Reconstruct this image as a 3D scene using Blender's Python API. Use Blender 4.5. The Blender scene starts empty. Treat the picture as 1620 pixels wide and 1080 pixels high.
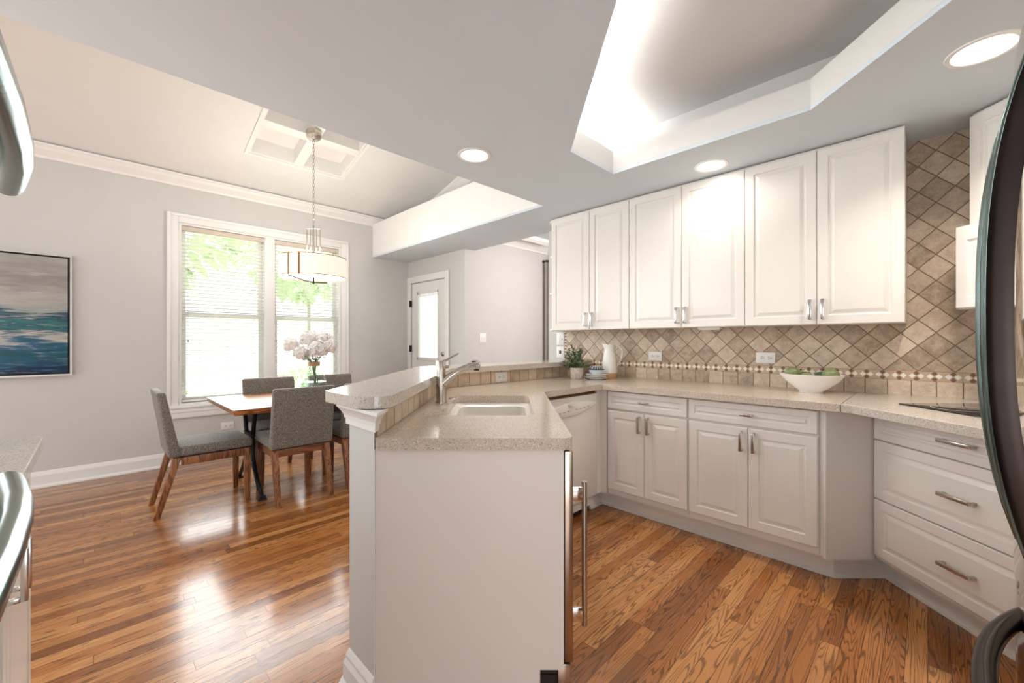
import bpy, bmesh, math, random
from mathutils import Vector, Matrix
from mathutils.geometry import tessellate_polygon
random.seed(7)
SC = bpy.context.scene
COL = SC.collection
S2 = math.sqrt(2.0)
PI = math.pi

# ------------------------------------------------------------------ camera, world, large lights, exposure
cam_d = bpy.data.cameras.new('camera')
cam_d.sensor_width = 36.0
cam_d.lens = 36.0 * 658.0 / 1620.0
cam_d.clip_start = 0.02
cam = bpy.data.objects.new('camera', cam_d)
COL.objects.link(cam)
cam.location = (0, 0, 1.22)
cam.rotation_euler = (PI / 2, 0, -PI / 4)
SC.camera = cam

world = bpy.data.worlds.new('sky')
SC.world = world
world.use_nodes = True
wn = world.node_tree.nodes
wn['Background'].inputs['Color'].default_value = (0.94, 0.97, 1.0, 1)
wn['Background'].inputs['Strength'].default_value = 1.95

def area(name, loc, rot, sx, sy, power, color=(1, 1, 1)):
    d = bpy.data.lights.new(name, 'AREA')
    d.shape = 'RECTANGLE'; d.size = sx; d.size_y = sy; d.energy = power; d.color = color
    o = bpy.data.objects.new(name, d); COL.objects.link(o)
    o.location = loc; o.rotation_euler = rot
    return o
# daylight of the big window, then three added fill lamps with no known source
area('window_daylight', (1.38, 5.10, 1.5), (math.radians(-78), 0, 0), 1.6, 1.7, 38, (0.93, 0.98, 1.0)).data.spread = math.radians(125)
area('fill_behind_camera', (-2.0, -1.2, 0.95), (math.radians(90), 0, math.radians(-60)), 2.6, 1.3, 46, (0.96, 0.98, 1.0))  # added fill from the open side behind the camera
area('fill_from_left', (-1.25, 3.35, 1.95), (math.radians(74), 0, math.radians(-132)), 1.5, 1.0, 14, (0.92, 0.97, 1.0)).data.spread = math.radians(120)  # added fill to brighten the drawer fronts, no window known on this side
area('fill_beyond_bar', (4.1, 2.2, 2.3), (math.radians(60), 0, math.radians(10)), 0.8, 0.5, 26, (1.0, 0.90, 0.86))  # added warm fill lifting the wall beyond the bar
sun_d = bpy.data.lights.new('sun', 'SUN'); sun_d.energy = 8.0; sun_d.angle = math.radians(1.0); sun_d.color = (1.0, 0.97, 0.92)
sun = bpy.data.objects.new('sun', sun_d); COL.objects.link(sun)
sun.rotation_euler = (0, math.radians(-30), 0)      # high sun from the far left, parallel to the window wall

SC.view_settings.view_transform = 'Standard'
SC.view_settings.look = 'None'
SC.view_settings.gamma = 1.0
SC.view_settings.use_curve_mapping = False
SC.view_settings.exposure = 0.0

# ------------------------------------------------------------------ node helpers / materials
class N:
    def __init__(s, name):
        s.m = bpy.data.materials.new(name); s.m.use_nodes = True
        s.nt = s.m.node_tree; s.p = s.nt.nodes['Principled BSDF']
    def n(s, t, **kw):
        x = s.nt.nodes.new(t)
        for k, v in kw.items(): setattr(x, k, v)
        return x
    def L(s, a, b): s.nt.links.new(a, b)
    def put(s, sock, v):
        if hasattr(v, 'is_output'): s.L(v, sock)
        elif v is not None: sock.default_value = v
    def math(s, op, a, b=None, c=None):
        x = s.n('ShaderNodeMath', operation=op)
        s.put(x.inputs[0], a)
        if b is not None: s.put(x.inputs[1], b)
        if c is not None: s.put(x.inputs[2], c)
        return x.outputs[0]
    def xyz(s, x, y, z):
        c = s.n('ShaderNodeCombineXYZ')
        s.put(c.inputs[0], x); s.put(c.inputs[1], y); s.put(c.inputs[2], z)
        return c.outputs[0]
    def pos(s, obj=False):
        if obj: v = s.n('ShaderNodeTexCoord').outputs['Object']
        else: v = s.n('ShaderNodeNewGeometry').outputs['Position']
        q = s.n('ShaderNodeSeparateXYZ'); s.L(v, q.inputs[0])
        return v, q.outputs[0], q.outputs[1], q.outputs[2]
    def noise(s, vec, scale, detail=2, rough=0.5, dist=0.0):
        x = s.n('ShaderNodeTexNoise')
        s.L(vec, x.inputs['Vector'])
        x.inputs['Scale'].default_value = scale; x.inputs['Detail'].default_value = detail
        x.inputs['Roughness'].default_value = rough; x.inputs['Distortion'].default_value = dist
        return x.outputs[0]
    def white(s, vec):
        x = s.n('ShaderNodeTexWhiteNoise', noise_dimensions='3D')
        s.L(vec, x.inputs['Vector'])
        return x.outputs['Value']
    def ramp(s, fac, stops, interp='LINEAR'):
        x = s.n('ShaderNodeValToRGB'); s.put(x.inputs[0], fac)
        r = x.color_ramp; r.interpolation = interp
        while len(r.elements) < len(stops): r.elements.new(0.5)
        for e, (p, c) in zip(r.elements, stops):
            e.position = p; e.color = (*c, 1) if len(c) == 3 else c
        return x.outputs[0]
    def mix(s, fac, a, b, blend='MIX'):
        x = s.n('ShaderNodeMix', data_type='RGBA', blend_type=blend)
        s.put(x.inputs[0], fac)
        for k, v in ((6, a), (7, b)):
            if isinstance(v, tuple): v = (*v, 1) if len(v) == 3 else v
            s.put(x.inputs[k], v)
        return x.outputs[2]
    def smooth(s, v, a, b):
        x = s.n('ShaderNodeMapRange', interpolation_type='SMOOTHSTEP')
        s.put(x.inputs[0], v); x.inputs[1].default_value = a; x.inputs[2].default_value = b
        return x.outputs[0]
    def bump(s, h, strength=0.2, dist=0.01):
        x = s.n('ShaderNodeBump'); s.L(h, x.inputs['Height'])
        x.inputs['Strength'].default_value = strength; x.inputs['Distance'].default_value = dist
        s.L(x.outputs[0], s.p.inputs['Normal'])

def srgb(r, g, b):
    def f(c):
        c /= 255.0
        return c / 12.92 if c <= 0.04045 else ((c + 0.055) / 1.055) ** 2.4
    return (f(r), f(g), f(b))

def simple(name, rgb, rough=0.5, metal=0.0, var=0.04, nscale=30.0, coat=0.0, bump=0.0, spec=None):
    k = N(name)
    v, _, _, _ = k.pos(obj=True)
    n = k.noise(v, nscale, 3)
    lo = tuple(c * (1 - var) for c in rgb); hi = tuple(min(1, c * (1 + var)) for c in rgb)
    k.L(k.ramp(n, [(0.3, lo), (0.7, hi)]), k.p.inputs['Base Color'])
    k.p.inputs['Roughness'].default_value = rough
    k.p.inputs['Metallic'].default_value = metal
    if coat: k.p.inputs['Coat Weight'].default_value = coat
    if spec is not None: k.p.inputs['Specular IOR Level'].default_value = spec
    if bump: k.bump(n, bump, 0.002)
    return k.m

def brushed(name, rgb, rough=0.28, axis=2):
    k = N(name)
    v, x, y, z = k.pos(obj=True)
    a = [x, y, z]
    sc = [60, 60, 60]; sc[axis] = 1.5
    w = k.xyz(*[k.math('MULTIPLY', a[i], sc[i] * 3.0) for i in range(3)])
    n = k.noise(w, 1.0, 2)
    k.L(k.ramp(n, [(0.3, tuple(c * 0.93 for c in rgb)), (0.7, rgb)]), k.p.inputs['Base Color'])
    k.p.inputs['Metallic'].default_value = 1.0
    k.L(k.ramp(n, [(0.2, (rough * 0.8,) * 3), (0.8, (rough * 1.2,) * 3)]), k.p.inputs['Roughness'])
    return k.m

def emit(name, rgb, strength):
    k = N(name)
    k.p.inputs['Base Color'].default_value = (*[min(1, c) for c in rgb], 1)
    k.p.inputs['Emission Color'].default_value = (*rgb, 1)
    k.p.inputs['Emission Strength'].default_value = strength
    return k.m

def glassy(name, tint=(1, 1, 1), refl=0.08):
    k = N(name)
    t = k.n('ShaderNodeBsdfTransparent'); t.inputs[0].default_value = (*tint, 1)
    g = k.n('ShaderNodeBsdfGlossy'); g.inputs['Roughness'].default_value = 0.02
    f = k.n('ShaderNodeFresnel'); f.inputs[0].default_value = 1.45
    fac = k.math('MULTIPLY', f.outputs[0], 1.0)
    fac = k.math('ADD', fac, refl * 0.3)
    bf = k.n('ShaderNodeNewGeometry').outputs['Backfacing']
    fac = k.math('MULTIPLY', fac, k.math('SUBTRACT', 1.0, bf))
    m = k.n('ShaderNodeMixShader')
    k.L(fac, m.inputs[0]); k.L(t.outputs[0], m.inputs[1]); k.L(g.outputs[0], m.inputs[2])
    k.L(m.outputs[0], k.nt.nodes['Material Output'].inputs[0])
    return k.m

def floor_mat():
    k = N('oak_strip_floor')
    v, x, y, z = k.pos()
    W = 0.062
    yy = k.math('DIVIDE', y, W)
    row = k.math('FLOOR', yy)
    fy = k.math('FRACT', yy)
    r1 = k.white(k.xyz(row, 3.7, 0.0))
    xx = k.math('ADD', x, k.math('MULTIPLY', r1, 9.0))
    LEN = 1.15
    xl = k.math('DIVIDE', xx, LEN)
    colm = k.math('FLOOR', xl)
    fx = k.math('FRACT', xl)
    pid = k.white(k.xyz(row, colm, 1.3))
    pid2 = k.white(k.xyz(row, colm, 8.9))
    # grain: contour lines of a stretched noise give cathedral figure
    gv = k.xyz(k.math('ADD', k.math('MULTIPLY', x, 0.62), k.math('MULTIPLY', pid, 37.0)),
               k.math('ADD', k.math('MULTIPLY', y, 8.5), k.math('MULTIPLY', pid2, 53.0)), 0.0)
    n = k.noise(gv, 1.7, 2.0, 0.4, 0.18)
    ring = k.math('SINE', k.math('MULTIPLY', n, k.math('ADD', 105.0, k.math('MULTIPLY', pid2, 90.0))))
    ring = k.smooth(ring, 0.15, 1.0)
    ring = k.math('MULTIPLY', ring, k.math('ADD', 0.55, k.math('MULTIPLY', k.noise(k.xyz(k.math('MULTIPLY', x, 30.0), k.math('MULTIPLY', y, 400.0), pid), 1.0, 1), 0.9)))
    fine = k.noise(k.xyz(k.math('MULTIPLY', x, 9.0), k.math('MULTIPLY', y, 260.0), pid), 1.0, 2)
    fine = k.smooth(fine, 0.48, 0.72)
    blot = k.noise(k.xyz(k.math('MULTIPLY', x, 1.0), k.math('MULTIPLY', y, 3.0), 0.0), 2.0, 3)
    tone = k.math('ADD', k.math('MULTIPLY', pid, 0.72), k.math('MULTIPLY', blot, 0.28))
    base = k.ramp(tone, [(0.12, srgb(138, 84, 41)), (0.45, srgb(180, 115, 60)), (0.8, srgb(206, 145, 87))])
    dark = k.mix(0.5, base, srgb(62, 28, 8))
    dark2 = k.mix(0.75, base, srgb(52, 24, 8))
    c = k.mix(k.math('MULTIPLY', fine, 0.45), base, dark)
    c = k.mix(k.math('MULTIPLY', ring, k.math('ADD', 0.6, k.math('MULTIPLY', pid2, 0.4))), c, dark2)
    e1 = k.math('MINIMUM', fy, k.math('SUBTRACT', 1.0, fy))
    e2 = k.math('MULTIPLY', k.math('MINIMUM', fx, k.math('SUBTRACT', 1.0, fx)), LEN / W)
    edge = k.math('MINIMUM', e1, e2)
    gap = k.smooth(edge, 0.03, 0.008)
    c = k.mix(k.math('MULTIPLY', gap, 0.75), c, srgb(45, 22, 10))
    k.L(c, k.p.inputs['Base Color'])
    k.L(k.math('ADD', 0.2, k.math('MULTIPLY', fine, 0.10)), k.p.inputs['Roughness'])
    k.p.inputs['Coat Weight'].default_value = 0.2
    k.p.inputs['Coat Roughness'].default_value = 0.1
    h = k.math('SUBTRACT', k.math('MULTIPLY', ring, -0.15), gap)
    k.bump(h, 0.10, 0.002)
    return k.m

def tile_mat(name, axis='Y', u0=0.324, endcap=None):
    k = N(name)
    v, X, Y, Z = k.pos()
    U = Y if axis == 'Y' else X
    D = 0.1425
    p = k.math('DIVIDE', k.math('SUBTRACT', U, u0), D)
    q = k.math('DIVIDE', k.math('SUBTRACT', Z, 1.055), D)
    wob = k.math('MULTIPLY', k.math('SUBTRACT', k.noise(v, 26, 2), 0.5), 0.035)
    a = k.math('ADD', k.math('ADD', p, q), wob)
    b = k.math('ADD', k.math('SUBTRACT', p, q), wob)
    def dist(t):
        f = k.math('FRACT', t)
        return k.math('MINIMUM', f, k.math('SUBTRACT', 1.0, f))
    dd = k.math('MULTIPLY', k.math('MINIMUM', dist(a), dist(b)), D / S2)
    id_d = k.white(k.xyz(k.math('FLOOR', a), k.math('FLOOR', b), 2.0))
    # square course
    su = k.math('DIVIDE', k.math('SUBTRACT', U, 0.265), 0.0995)
    su = k.math('ADD', su, k.math('MULTIPLY', wob, 0.6))
    ds = k.math('MULTIPLY', dist(su), 0.0995)
    id_s = k.white(k.xyz(k.math('FLOOR', su), 5.0, 7.0))
    # select zones by height
    is_d = k.math('GREATER_THAN', Z, 1.055)
    is_s = k.math('LESS_THAN', Z, 1.000)
    d = k.math('ADD', k.math('MULTIPLY', dd, is_d), k.math('MULTIPLY', ds, k.math('SUBTRACT', 1.0, is_d)))
    pid = k.math('ADD', k.math('MULTIPLY', id_d, is_d), k.math('MULTIPLY', id_s, k.math('SUBTRACT', 1.0, is_d)))
    n1 = k.noise(k.xyz(k.math('ADD', U, k.math('MULTIPLY', pid, 9.0)), Z, pid), 22, 5, 0.65)
    n2 = k.noise(k.xyz(k.math('ADD', U, k.math('MULTIPLY', pid, 5.0)), Z, pid), 120, 3, 0.6)
    t = k.math('ADD', k.math('ADD', k.math('MULTIPLY', pid, 0.30), k.math('MULTIPLY', n1, 0.62)), k.math('MULTIPLY', n2, 0.16))
    stone = k.ramp(t, [(0.32, srgb(154, 134, 112)), (0.52, srgb(194, 174, 151)), (0.74, srgb(222, 204, 182))])
    pit = k.smooth(n2, 0.40, 0.30)
    stone = k.mix(k.math('MULTIPLY', pit, 0.35), stone, srgb(120, 95, 70))
    gro = k.smooth(d, 0.0032, 0.0016)
    c = k.mix(gro, stone, srgb(128, 104, 80))
    # mosaic border
    P = 0.0355
    bu = k.math('DIVIDE', k.math('SUBTRACT', U, 0.01), P)
    f1 = k.math('ABSOLUTE', k.math('SUBTRACT', k.math('FRACT', bu), 0.5))
    zz = k.math('DIVIDE', k.math('SUBTRACT', Z, 1.0275), P)
    az = k.math('ABSOLUTE', zz)
    white = k.math('LESS_THAN', k.math('ADD', f1, az), 0.40)
    f2 = k.math('ABSOLUTE', k.math('SUBTRACT', k.math('FRACT', k.math('MULTIPLY', bu, 0.5)), 0.5))
    f2 = k.math('MULTIPLY', f2, 2.0)
    az2 = k.math('ABSOLUTE', k.math('SUBTRACT', az, 0.46))
    brown = k.math('LESS_THAN', k.math('ADD', f2, az2), 0.36)
    band = k.mix(white, srgb(196, 170, 142), srgb(240, 236, 228))
    band = k.mix(k.math('MULTIPLY', brown, k.math('SUBTRACT', 1.0, white)), band, srgb(126, 92, 64))
    edge = k.math('GREATER_THAN', az, 0.71)
    band = k.mix(edge, band, srgb(150, 118, 88))
    is_b = k.math('MULTIPLY', k.math('SUBTRACT', 1.0, is_d), k.math('SUBTRACT', 1.0, is_s))
    c = k.mix(is_b, c, band)
    if endcap is not None:
        iv = k.math('GREATER_THAN', U, endcap)
        chk = k.math('GREATER_THAN', k.math('FRACT', k.math('DIVIDE', Z, 0.03)), 0.5)
        c = k.mix(iv, c, k.mix(chk, srgb(120, 92, 66), srgb(226, 216, 200)))
    k.L(c, k.p.inputs['Base Color'])
    k.p.inputs['Roughness'].default_value = 0.48
    h = k.math('ADD', k.math('MULTIPLY', k.math('SUBTRACT', 1.0, gro), 1.0), k.math('MULTIPLY', n1, 0.35))
    k.bump(h, 0.5, 0.003)
    return k.m

def course_mat():
    k = N('tumbled_tile_course')
    v, X, Y, Z = k.pos(obj=True)
    su = k.math('DIVIDE', X, 0.0995)
    wob = k.math('MULTIPLY', k.math('SUBTRACT', k.noise(v, 30, 2), 0.5), 0.03)
    su = k.math('ADD', su, wob)
    f = k.math('FRACT', su)
    d = k.math('MULTIPLY', k.math('MINIMUM', f, k.math('SUBTRACT', 1.0, f)), 0.0995)
    pid = k.white(k.xyz(k.math('FLOOR', su), 5.0, 7.0))
    n1 = k.noise(k.xyz(k.math('ADD', X, k.math('MULTIPLY', pid, 9.0)), Y, Z), 24, 5, 0.65)
    t = k.math('ADD', k.math('MULTIPLY', pid, 0.35), k.math('MULTIPLY', n1, 0.65))
    c = k.ramp(t, [(0.25, srgb(176, 152, 126)), (0.5, srgb(208, 188, 163)), (0.75, srgb(226, 208, 184))])
    gro = k.smooth(d, 0.0034, 0.0018)
    c = k.mix(gro, c, srgb(126, 104, 82))
    k.L(c, k.p.inputs['Base Color'])
    k.p.inputs['Roughness'].default_value = 0.5
    k.bump(k.math('SUBTRACT', k.math('MULTIPLY', n1, 0.35), gro), 0.5, 0.003)
    return k.m

def quartz_mat(name='speckled_quartz', base=(205, 190, 174)):
    k = N(name)
    v, X, Y, Z = k.pos()
    b = srgb(*base)
    vo = k.n('ShaderNodeTexVoronoi'); k.L(v, vo.inputs['Vector']); vo.inputs['Scale'].default_value = 330.0
    idc = vo.outputs['Color']
    sp = k.n('ShaderNodeSeparateColor'); k.L(idc, sp.inputs[0])
    r = sp.outputs[0]
    c = k.ramp(r, [(0.0, srgb(158, 141, 126)), (0.09, srgb(180, 163, 148)), (0.17, b), (0.82, b), (0.90, srgb(218, 207, 195)), (1.0, srgb(230, 221, 211))], 'LINEAR')
    n = k.noise(v, 700, 1)
    c = k.mix(k.smooth(n, 0.62, 0.72), c, srgb(132, 114, 100))
    k.L(c, k.p.inputs['Base Color'])
    k.p.inputs['Roughness'].default_value = 0.13
    return k.m

def wood_mat(name, c0, c1, c2, axis=0, rough=0.35):
    k = N(name)
    v, x, y, z = k.pos(obj=True)
    a = [x, y, z]; s = [14.0, 14.0, 14.0]; s[axis] = 1.4
    w = k.xyz(*[k.math('MULTIPLY', a[i], s[i]) for i in range(3)])
    n = k.noise(w, 1.6, 3, 0.55, 0.3)
    ring = k.math('SINE', k.math('MULTIPLY', n, 46.0))
    f = k.math('ADD', k.math('MULTIPLY', ring, 0.22), n)
    k.L(k.ramp(f, [(0.25, c0), (0.5, c1), (0.78, c2)]), k.p.inputs['Base Color'])
    k.p.inputs['Roughness'].default_value = rough
    return k.m

def fabric_mat():
    k = N('grey_tweed')
    v, x, y, z = k.pos(obj=True)
    n = k.noise(v, 260, 2, 0.7)
    n2 = k.noise(k.xyz(k.math('MULTIPLY', x, 120.0), k.math('MULTIPLY', y, 120.0), k.math('MULTIPLY', z, 420.0)), 1.0, 2)
    t = k.math('ADD', k.math('MULTIPLY', n, 0.6), k.math('MULTIPLY', n2, 0.4))
    k.L(k.ramp(t, [(0.38, srgb(58, 54, 50)), (0.5, srgb(108, 103, 97)), (0.62, srgb(168, 161, 150))]), k.p.inputs['Base Color'])
    k.p.inputs['Roughness'].default_value = 0.9
    k.p.inputs['Sheen Weight'].default_value = 0.3
    k.bump(t, 0.3, 0.002)
    return k.m

def painting_mat():
    k = N('abstract_seascape_paint')
    v, x, y, z = k.pos(obj=True)
    w1 = k.noise(k.xyz(k.math('MULTIPLY', x, 1.6), 0.0, k.math('MULTIPLY', z, 9.0)), 1.6, 6, 0.6, 0.6)
    w2 = k.noise(k.xyz(k.math('MULTIPLY', x, 4.0), 3.0, k.math('MULTIPLY', z, 40.0)), 1.5, 4, 0.6, 0.4)
    zz = k.math('ADD', z, k.math('MULTIPLY', k.math('SUBTRACT', w1, 0.5), 0.42))
    zz = k.math('ADD', zz, k.math('MULTIPLY', k.math('SUBTRACT', w2, 0.5), 0.20))
    t = k.math('DIVIDE', zz, 1.0)
    c = k.ramp(t, [(0.04, srgb(10, 48, 82)), (0.13, srgb(28, 92, 122)), (0.19, srgb(20, 80, 92)), (0.26, srgb(40, 96, 128)),
                   (0.32, srgb(196, 192, 186)), (0.37, srgb(24, 84, 104)), (0.43, srgb(46, 116, 112)), (0.48, srgb(30, 66, 92)),
                   (0.54, srgb(150, 158, 156)), (0.66, srgb(178, 172, 166)), (0.80, srgb(142, 138, 134)), (1.0, srgb(170, 166, 162))])
    c = k.mix(k.math('MULTIPLY', k.smooth(w2, 0.55, 0.75), 0.35), c, srgb(205, 202, 196))
    k.L(c, k.p.inputs['Base Color'])
    k.p.inputs['Roughness'].default_value = 0.45
    k.bump(w2, 0.3, 0.003)
    return k.m

def foliage_mat(name, c0, c1):
    k = N(name)
    v, x, y, z = k.pos(obj=True)
    n = k.noise(v, 40, 2)
    k.L(k.ramp(n, [(0.3, c0), (0.7, c1)]), k.p.inputs['Base Color'])
    k.p.inputs['Roughness'].default_value = 0.55
    return k.m

M = {}
M['wall'] = simple('grey_wall_paint', srgb(205, 204, 201), 0.75, var=0.012, nscale=6, bump=0.02)
M['ceiling'] = simple('ceiling_paint', srgb(210, 218, 226), 0.85, var=0.01, nscale=5)
M['tray'] = simple('tray_ceiling_paint', srgb(221, 220, 218), 0.85, var=0.01, nscale=5)
M['vault'] = simple('vault_ceiling_paint', srgb(228, 228, 226), 0.85, var=0.01, nscale=5)
M['trim'] = simple('white_trim_paint', srgb(236, 235, 232), 0.4, var=0.01, nscale=8)
M['cab'] = simple('white_cabinet_lacquer', srgb(233, 228, 221), 0.28, var=0.008, nscale=8)
M['panel'] = simple('end_panel_white', srgb(228, 218, 209), 0.38, var=0.01, nscale=5)
M['floor'] = floor_mat()
M['tile_right'] = tile_mat('tumbled_diamond_tile', 'Y', 0.324, 2.497)
M['tile_near'] = tile_mat('tumbled_diamond_tile_near', 'X', 3.26 - 0.25)
M['course'] = course_mat()
M['quartz'] = quartz_mat()
M['quartz_b'] = quartz_mat('speckled_quartz_grey', (206, 198, 188))
M['nickel'] = simple('satin_nickel', (0.53, 0.485, 0.43), 0.24, 1.0, 0.02, 8)
M['chrome'] = simple('polished_chrome', (0.72, 0.71, 0.70), 0.12, 1.0, 0.02)
M['steel'] = brushed('stainless_steel', (0.60, 0.60, 0.59), 0.10)
M['steel_floor_tint'] = simple('stainless_floor_tint', (0.47, 0.38, 0.31), 0.22, 1.0, 0.03, 6)  # brown of the reflected floor put into the stainless base colour
M['steel_door'] = simple('mirror_stainless', (0.62, 0.60, 0.57), 0.05, 1.0, 0.01, 4)
M['steel_handle'] = brushed('satin_steel_handle', (0.20, 0.255, 0.24), 0.2)
M['dark_handle'] = simple('handle_dark_reflection', (0.035, 0.027, 0.024), 0.25, 1.0, 0.05)  # near-black stands in for a dark room mirrored in the metal
M['white_plastic'] = simple('white_plastic', srgb(238, 236, 232), 0.3, var=0.01)
M['white_app'] = simple('white_enamel', srgb(234, 229, 223), 0.22, var=0.008)
M['grey_print'] = simple('grey_print', srgb(196, 192, 187), 0.5)
M['grey_panel'] = simple('light_grey_window_panel', srgb(196, 198, 200), 0.2, var=0.01)
M['dark'] = simple('dark_plastic', srgb(34, 31, 29), 0.45, var=0.1)
M['black_gap'] = simple('raw_brown_plywood', srgb(112, 72, 38), 0.7, var=0.3, nscale=20)
M['glass_black'] = simple('black_ceramic_glass', (0.012, 0.012, 0.013), 0.04, var=0.02)
M['porcelain'] = simple('white_porcelain', srgb(242, 238, 232), 0.12, var=0.006)
M['ceramic'] = simple('glazed_white_ceramic', srgb(240, 236, 230), 0.15, var=0.008)
M['terracotta'] = simple('raw_terracotta', srgb(205, 160, 112), 0.7, var=0.08, nscale=80)
M['stone_pot'] = simple('weathered_stone', srgb(196, 186, 174), 0.85, var=0.2, nscale=60, bump=0.3)
M['walnut'] = wood_mat('walnut_leg', srgb(96, 54, 30), srgb(134, 84, 50), srgb(160, 106, 66), 2, 0.35)
M['walnut_x'] = wood_mat('walnut_rail', srgb(92, 50, 26), srgb(130, 78, 46), srgb(156, 100, 62), 0, 0.35)
M['tabletop'] = wood_mat('honey_oak_table', srgb(120, 70, 34), srgb(168, 108, 62), srgb(192, 134, 84), 0, 0.34)
M['iron'] = simple('black_wrought_iron', srgb(44, 46, 48), 0.38, 0.6, 0.15, 50)
M['fabric'] = fabric_mat()
M['glass'] = glassy('window_glass')
M['vase_glass'] = glassy('clear_vase_glass', (0.93, 0.97, 0.95), 0.12)
M['water'] = glassy('vase_water', (0.86, 0.93, 0.90), 0.05)
M['cork'] = simple('cork_collar', srgb(178, 140, 112), 0.85, var=0.2, nscale=120)
M['petal'] = simple('white_petals', srgb(240, 234, 230), 0.7, var=0.05, nscale=60)
M['leaf'] = foliage_mat('green_leaf', srgb(40, 84, 34), srgb(110, 152, 84))
M['sage'] = foliage_mat('sage_leaf', srgb(70, 86, 66), srgb(142, 154, 128))
M['stem'] = simple('green_stem', srgb(92, 112, 64), 0.6, var=0.1)
M['blind'] = simple('white_blind_slat', srgb(240, 239, 234), 0.45, var=0.01)
M['blind_rail'] = simple('cream_blind_rail', srgb(206, 194, 180), 0.5, var=0.02)
M['silver_frame'] = simple('silver_leaf_frame', srgb(196, 194, 190), 0.35, 0.4, 0.05)
M['black_paint'] = simple('black_frame_gap', srgb(18, 18, 18), 0.6)
M['painting'] = painting_mat()
M['curtain'] = simple('taupe_curtain', srgb(168, 158, 150), 0.9, var=0.06)
M['copper'] = simple('bronze_band', srgb(176, 130, 88), 0.35, 0.7)
M['lens'] = emit('lit_lamp_lens', (1.0, 0.96, 0.90), 7.0)
M['shade'] = emit('lit_linen_shade', (1.0, 0.93, 0.82), 0.34)
M['diffuser'] = emit('lit_diffuser', (1.0, 0.96, 0.90), 1.6)
M['tube_lamp'] = emit('lit_fluorescent_tube', (1.0, 0.985, 0.965), 14.0)
M['avocado'] = simple('green_fruit_skin', srgb(126, 138, 92), 0.35, var=0.25, nscale=45, bump=0.05)
M['avocado_dark'] = simple('dark_green_fruit_skin', srgb(70, 84, 58), 0.35, var=0.25, nscale=45)
M['blue_glaze'] = simple('blue_glaze', srgb(58, 112, 150), 0.25, var=0.1)
M['pale_blue'] = simple('pale_blue_glaze', srgb(214, 222, 224), 0.25, var=0.05)
M['grass'] = foliage_mat('lawn', srgb(176, 200, 140), srgb(216, 226, 190))
M['bush'] = foliage_mat('pale_bush', srgb(190, 214, 174), srgb(226, 236, 212))
M['bark'] = simple('grey_bark', srgb(176, 170, 158), 0.9, var=0.2)
M['patio'] = simple('pale_concrete', srgb(214, 212, 208), 0.8, var=0.05)

def stripe_mat():
    k = N('striped_glaze')
    v, x, y, z = k.pos(obj=True)
    ang = k.math('ARCTAN2', y, x)
    s = k.math('GREATER_THAN', k.math('SINE', k.math('MULTIPLY', ang, 22.0)), 0.1)
    k.L(k.mix(s, srgb(236, 232, 226), srgb(34, 36, 44)), k.p.inputs['Base Color'])
    k.p.inputs['Roughness'].default_value = 0.25
    return k.m
M['stripe'] = stripe_mat()

# ------------------------------------------------------------------ mesh helpers
def P(x, z):                       # peninsula coordinates (across, along the peninsula) -> floor plan
    return ((z + x) / S2, (z - x) / S2)

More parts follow.
